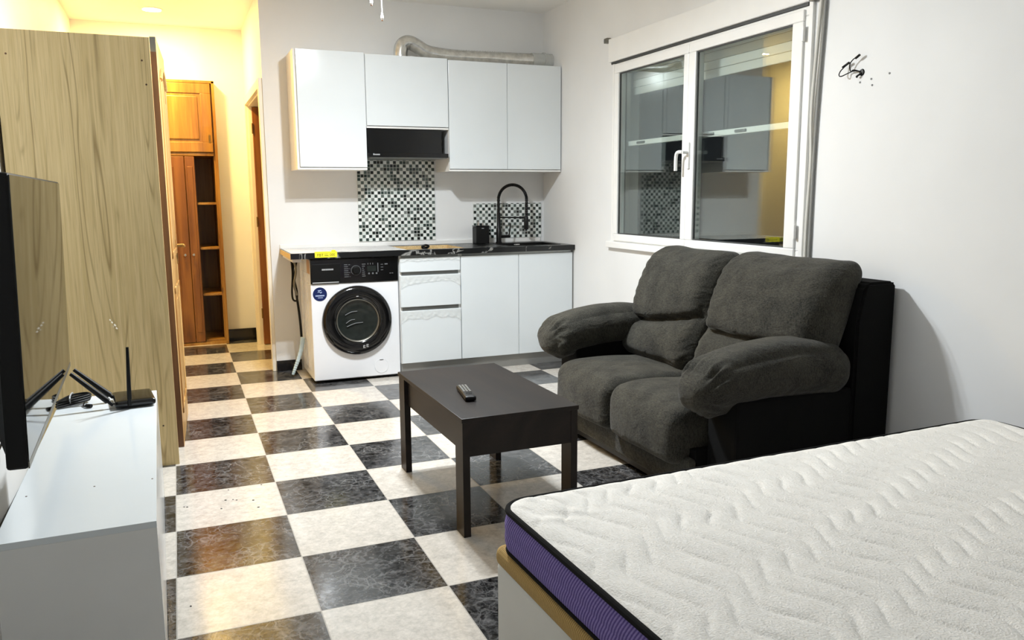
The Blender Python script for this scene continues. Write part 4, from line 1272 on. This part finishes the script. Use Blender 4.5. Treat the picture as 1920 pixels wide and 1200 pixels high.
# carcass: back frame, side panels, front rail
bm = new()
prism(bm, [(2.70, 0.05), (2.70, 0.80), (2.735, 0.945), (2.76, 0.965), (2.90, 0.965), (2.915, 0.95), (2.915, 0.05)], 'Y', SY0_ + 0.005, SY1_ - 0.01)
bmesh.ops.bevel(bm, geom=[e for e in bm.edges], offset=0.012, segments=2, affect='EDGES')
obj('back_frame', bm, 'sofa_dark', sf, 60)
for y0, y1 in ((SY0_ + 0.02, SY0_ + 0.22), (SY1_ - 0.24, SY1_ - 0.03)):
    obj('side_panel', bx(2.09, 2.72, y0, y1, 0.05, 0.50, 0.012), 'sofa_dark', sf)
obj('front_rail', bx(1.995, 2.05, SY0_ + 0.215, SY1_ - 0.235, 0.05, 0.20, 0.012), 'sofa', sf)
obj('seat_deck', bx(2.03, 2.705, SY0_ + 0.215, SY1_ - 0.235, 0.14, 0.24), 'sofa_dark', sf)
for x in (2.04, 2.84):
    for y in (SY0_ + 0.07, SY1_ - 0.09):
        obj('foot', cyl(new(), (x, y, 0), (x, y, 0.055), 0.022, 0.028, 16), 'black_matt', sf)
obj('base_trim', bx(2.0, 2.03, SY0_ + 0.03, SY1_ - 0.04, 0.030, 0.052), 'black_matt', sf)
# seat cushions with a waterfall front
def seat_fn(q, p):
    if q.x < -0.24: q.z -= 0.02 * ((-0.24 - q.x) / 0.12) ** 2
    if q.z > 0: q.z -= 0.012 * math.exp(-((q.x - 0.12) / 0.2) ** 2)
    return q
for yc, lab in ((3.787, 3.0), (3.180, 5.0)):
    puff_at('seat_cushion', (2.335, yc, 0.300), (0.78, 0.600, 0.255), 0.06, 26, (0.02, 0.0, 0.016), sf, fn=seat_fn, wob=0.005, seed=lab)
# arms: padded rolls drooping over the front
def arm_fn(out):
    def f(q, p):
        t = (0.36 - q.x) / 0.74                       # 0 at the back, 1 at the front
        q.z += 0.035 * math.sin(math.pi * min(1, max(0, 1 - t)) * 0.85) - 0.035 * max(0, t) ** 3
        if q.z < 0:
            k = -q.z / 0.12
            if q.y * out > 0: q.y *= 1 - 0.62 * min(1, k) * max(0.25, t)
            q.x += 0.05 * max(0, t - 0.72) * k
        # gathers across the front roll
        fr = math.exp(-((t - 0.93) / 0.06) ** 2)
        g = 0.0075 * fr * math.sin(q.y * 150 + q.z * 60 + 2 * math.sin(q.z * 35))
        q.x -= g; q.z += g
        return q
    return f
puff_at('armrest', (2.315, SY1_ - 0.128, 0.545), (0.765, 0.268, 0.225), 0.095, 46, (0.022, 0.012, 0.016), sf, fn=arm_fn(1), wob=0.007, seed=1.3)
puff_at('armrest', (2.315, SY0_ + 0.125, 0.560), (0.765, 0.290, 0.235), 0.100, 46, (0.025, 0.014, 0.020), sf, fn=arm_fn(-1), wob=0.007, seed=8.1)
# back cushions: leaning pads with a crease a little under half height
def back_fn(W, sag, side):
    def f(q, p):
        # q: x thickness (front is -x), y width, z height (0.62 tall)
        v = q.z / 0.31                                  # -1..1
        u = q.y / (W / 2)
        zc = -0.22 + 0.16 * sag * (u * side) - 0.05 * (1 - u * u)
        front = max(0.0, -p[0])
        d = math.exp(-((v - zc) / 0.05) ** 2) * (1 - 0.85 * max(0, abs(u) - 0.72) / 0.28)
        lobe = 0.030 * math.sin(math.pi * min(1, max(0, (v - zc) / (1 - zc)))) + 0.020 * math.sin(math.pi * min(1, max(0, (zc - v) / (1 + zc))))
        q.x -= front * (lobe - 0.075 * d)
        # pinched corners and pulled top edge
        e = max(0, abs(u) - 0.70) / 0.30
        q.z -= 0.018 * (1 - u * u) * max(0, v) ** 3 
        q.x += front * 0.020 * e * e
        g = 0.004 * math.exp(-((abs(u) - 0.90) / 0.12) ** 2) * math.sin(q.z * 120 + 3 * math.sin(q.y * 40))
        q.x += front * g
        # lean backwards
        lean = 0.115 * (v + 1) + 0.05 * max(0, v - 0.55) ** 2
        q.x += lean
        return q
    return f
puff_at('back_cushion', (2.495, 3.84, 0.735), (0.215, 0.690, 0.62), 0.085, 40, (0.01, 0.010, 0.015), sf, fn=back_fn(0.69, -1.0, 1), wob=0.008, seed=2.2)
puff_at('back_cushion', (2.500, 3.075, 0.742), (0.220, 0.790, 0.62), 0.085, 40, (0.01, 0.010, 0.015), sf, fn=back_fn(0.79, -0.35, 1), wob=0.008, seed=6.4)

# ------------------------------------------------------------------ bed base and mattress
BA = math.radians(1.7)
BL, BW = 1.945, 1.40
bb = thing('bed_base', 'white storage bed base with a tan ribbed edge under the mattress', 'bed base', (0.750, 1.962, 0), BA)
obj('side_box', bx(0.006, BL + 0.03, -BW, 0.0, 0.05, 0.352, 0.012), 'bed_white', bb, local=True)
bm = new()
box(bm, 0.0015, BL + 0.04, -BW - 0.01, 0.006, 0.343, 0.402, 0.024, 4)
obj('edge_trim', bm, 'tan', bb, 60, local=True, label='tan ribbed fabric edge')
for x in (0.12, BL - 0.1):
    for y in (-0.12, -BW + 0.12):
        obj('foot', cyl(new(), (x, y, 0), (x, y, 0.052), 0.025, seg=14), 'black_matt', bb, local=True)

mt = thing('mattress', 'white quilted mattress with purple sides and black piping on the bed base', 'mattress', (0.762, 1.950, 0.403), BA)
def rrect(x0, x1, y0, y1, r, n=8):
    out = []
    for cx, cy, a0 in ((x1 - r, y1 - r, 0), (x0 + r, y1 - r, 90), (x0 + r, y0 + r, 180), (x1 - r, y0 + r, 270)):
        for k in range(n + 1):
            a = math.radians(a0 + 90 * k / n)
            out.append((cx + r * math.cos(a), cy + r * math.sin(a)))
    return out
H = 0.118
ring = rrect(0, BL - 0.005, -BW + 0.02, 0, 0.075, 10)
# purple border, slightly swollen
bm = new()
lv = []
cx, cy = BL / 2, -BW / 2
NZ_ = 10
for k in range(NZ_ + 1):
    f = k / NZ_
    o = 0.010 * math.sin(math.pi * f) - 0.002 + 0.0035 * abs(math.sin(2 * math.pi * f)) 
    row = []
    for i, (x, y) in enumerate(ring):
        px_, py_ = ring[i - 1]; nx_, ny_ = ring[(i + 1) % len(ring)]
        tx, ty = nx_ - px_, ny_ - py_
        l = math.hypot(tx, ty) or 1
        row.append(bm.verts.new((x + ty / l * o, y - tx / l * o, H * f)))
    lv.append(row)
n = len(ring)
for a, b in zip(lv, lv[1:]):
    for i in range(n): bm.faces.new((a[i], a[(i + 1) % n], b[(i + 1) % n], b[i]))
bm.faces.new(lv[0])
obj('border', bm, 'purple', mt, 60, local=True, label='purple ribbed side of the mattress')
def closed_tube(pts, r, z, seg=10):
    bm = new()
    rings = []
    m_ = len(pts)
    for i, (x, y) in enumerate(pts):
        a, b = pts[i - 1], pts[(i + 1) % m_]
        tx, ty = b[0] - a[0], b[1] - a[1]
        l = math.hypot(tx, ty) or 1
        nx_, ny_ = ty / l, -tx / l
        rings.append([bm.verts.new((x + nx_ * r * math.cos(2 * math.pi * k / seg), y + ny_ * r * math.cos(2 * math.pi * k / seg), z + r * math.sin(2 * math.pi * k / seg))) for k in range(seg)])
    for i in range(m_):
        a, b = rings[i], rings[(i + 1) % m_]
        for k in range(seg): bm.faces.new((a[k], a[(k + 1) % seg], b[(k + 1) % seg], b[k]))
    return bm
obj('piping', closed_tube(ring, 0.0085, H), 'piping', mt, 60, local=True)
obj('piping', closed_tube(ring, 0.0075, 0.0075), 'piping', mt, 60, local=True)
# quilted top: wavy stitched channels pressed into a puffy sheet
def quilt_h(x, y):
    lam = 0.27
    t = ((-y + 0.35 * x) / lam + 0.55 * mnoise.noise(Vector((x * 3.3, y * 1.4, 8.0)))) % 1.0
    s = t / 0.66 if t < 0.66 else 1 - (t - 0.66) / 0.34      # slow drift one way, quick swing back
    s = s * s * (3 - 2 * s)
    u = (x - 0.052 * s + 0.010 * mnoise.noise(Vector((x * 3, y * 3, 2.0)))) / 0.083
    f = u - math.floor(u)
    e = min(f, 1 - f)
    row = math.floor(u)
    deep = 0.55 + 0.45 * math.sin(row * 2.4 + t * 6.28)
    groove = math.exp(-(e / 0.06) ** 2) * (0.30 + 0.70 * max(0.0, deep))
    puffy = math.sqrt(max(0.0, 1 - (1 - 2 * e) ** 2 * 0.9))
    h = 0.0068 * puffy - 0.0042 * groove
    h += 0.0035 * mnoise.noise(Vector((x * 5, y * 7, 5)))
    # a few puckers where the cover is loose near the foot corner
    c = math.exp(-(((x - 0.10) / 0.10) ** 2 + ((y + 0.10) / 0.09) ** 2))
    h += 0.006 * c * math.sin(70 * (x * 0.75 + y * 0.65) + 2 * math.sin(30 * y))
    return h
nx, ny = 300, 210
verts, faces = [], []
xa, xb, ya, yb = 0.0, BL - 0.005, -BW + 0.02, 0.0
R_ = 0.075
for j in range(ny + 1):
    for i in range(nx + 1):
        x = xa + (xb - xa) * i / nx; y = ya + (yb - ya) * j / ny
        # pull the grid's corners onto the rounded outline
        for sx, ex in ((1, xb - R_), (-1, xa + R_)):
            for sy, ey in ((1, yb - R_), (-1, ya + R_)):
                dx, dy = (x - ex) * sx, (y - ey) * sy
                if dx > 0 and dy > 0:
                    m_ = max(dx, dy); l = math.hypot(dx, dy)
                    x, y = ex + sx * dx * m_ / l, ey + sy * dy * m_ / l
        dx, dy = min(x - xa, xb - x), min(y - ya, yb - y)
        d = min(dx, dy)
        if dx < R_ and dy < R_: d = R_ - math.hypot(R_ - dx, R_ - dy)
        edge = min(1.0, max(0.0, d) / 0.05)
        e2 = 1 - (1 - edge) ** 2
        verts.append((x, y, H + 0.002 + (0.010 + quilt_h(x, y)) * e2))
for j in range(ny):
    for i in range(nx):
        a = j * (nx + 1) + i
        faces.append((a, a + 1, a + nx + 2, a + nx + 1))
me = bpy.data.meshes.new('quilted_top')
me.from_pydata(verts, [], faces)
finish('quilted_top', me, 'quilt', mt, 180, True, 'white quilted top of the mattress')

# crumbs of dirt on the tiles
bm = new()
for k, (x, y) in enumerate([(-0.048, 3.693), (-0.035, 3.687), (0.126, 3.707), (0.157, 3.7), (0.172, 3.687), (0.241, 3.657), (0.145, 3.836), (0.294, 3.848), (0.255, 3.562), (-0.037, 2.743), (0.103, 3.608)]):
    lathe(bm, (x, y, 0.0002), (0.1, 0.05, 1), [(0.0, 0.0), (0.0035 + 0.0012 * (k % 3), 0.0006), (0.002, 0.0022), (0.0, 0.0026)], 7)
fd = obj('floor_dirt', bm, 'black_matt', None, None)
top(fd, 'small dark crumbs of dirt scattered on the pale tiles by the television cabinet', 'dirt')
fd['kind'] = 'stuff'
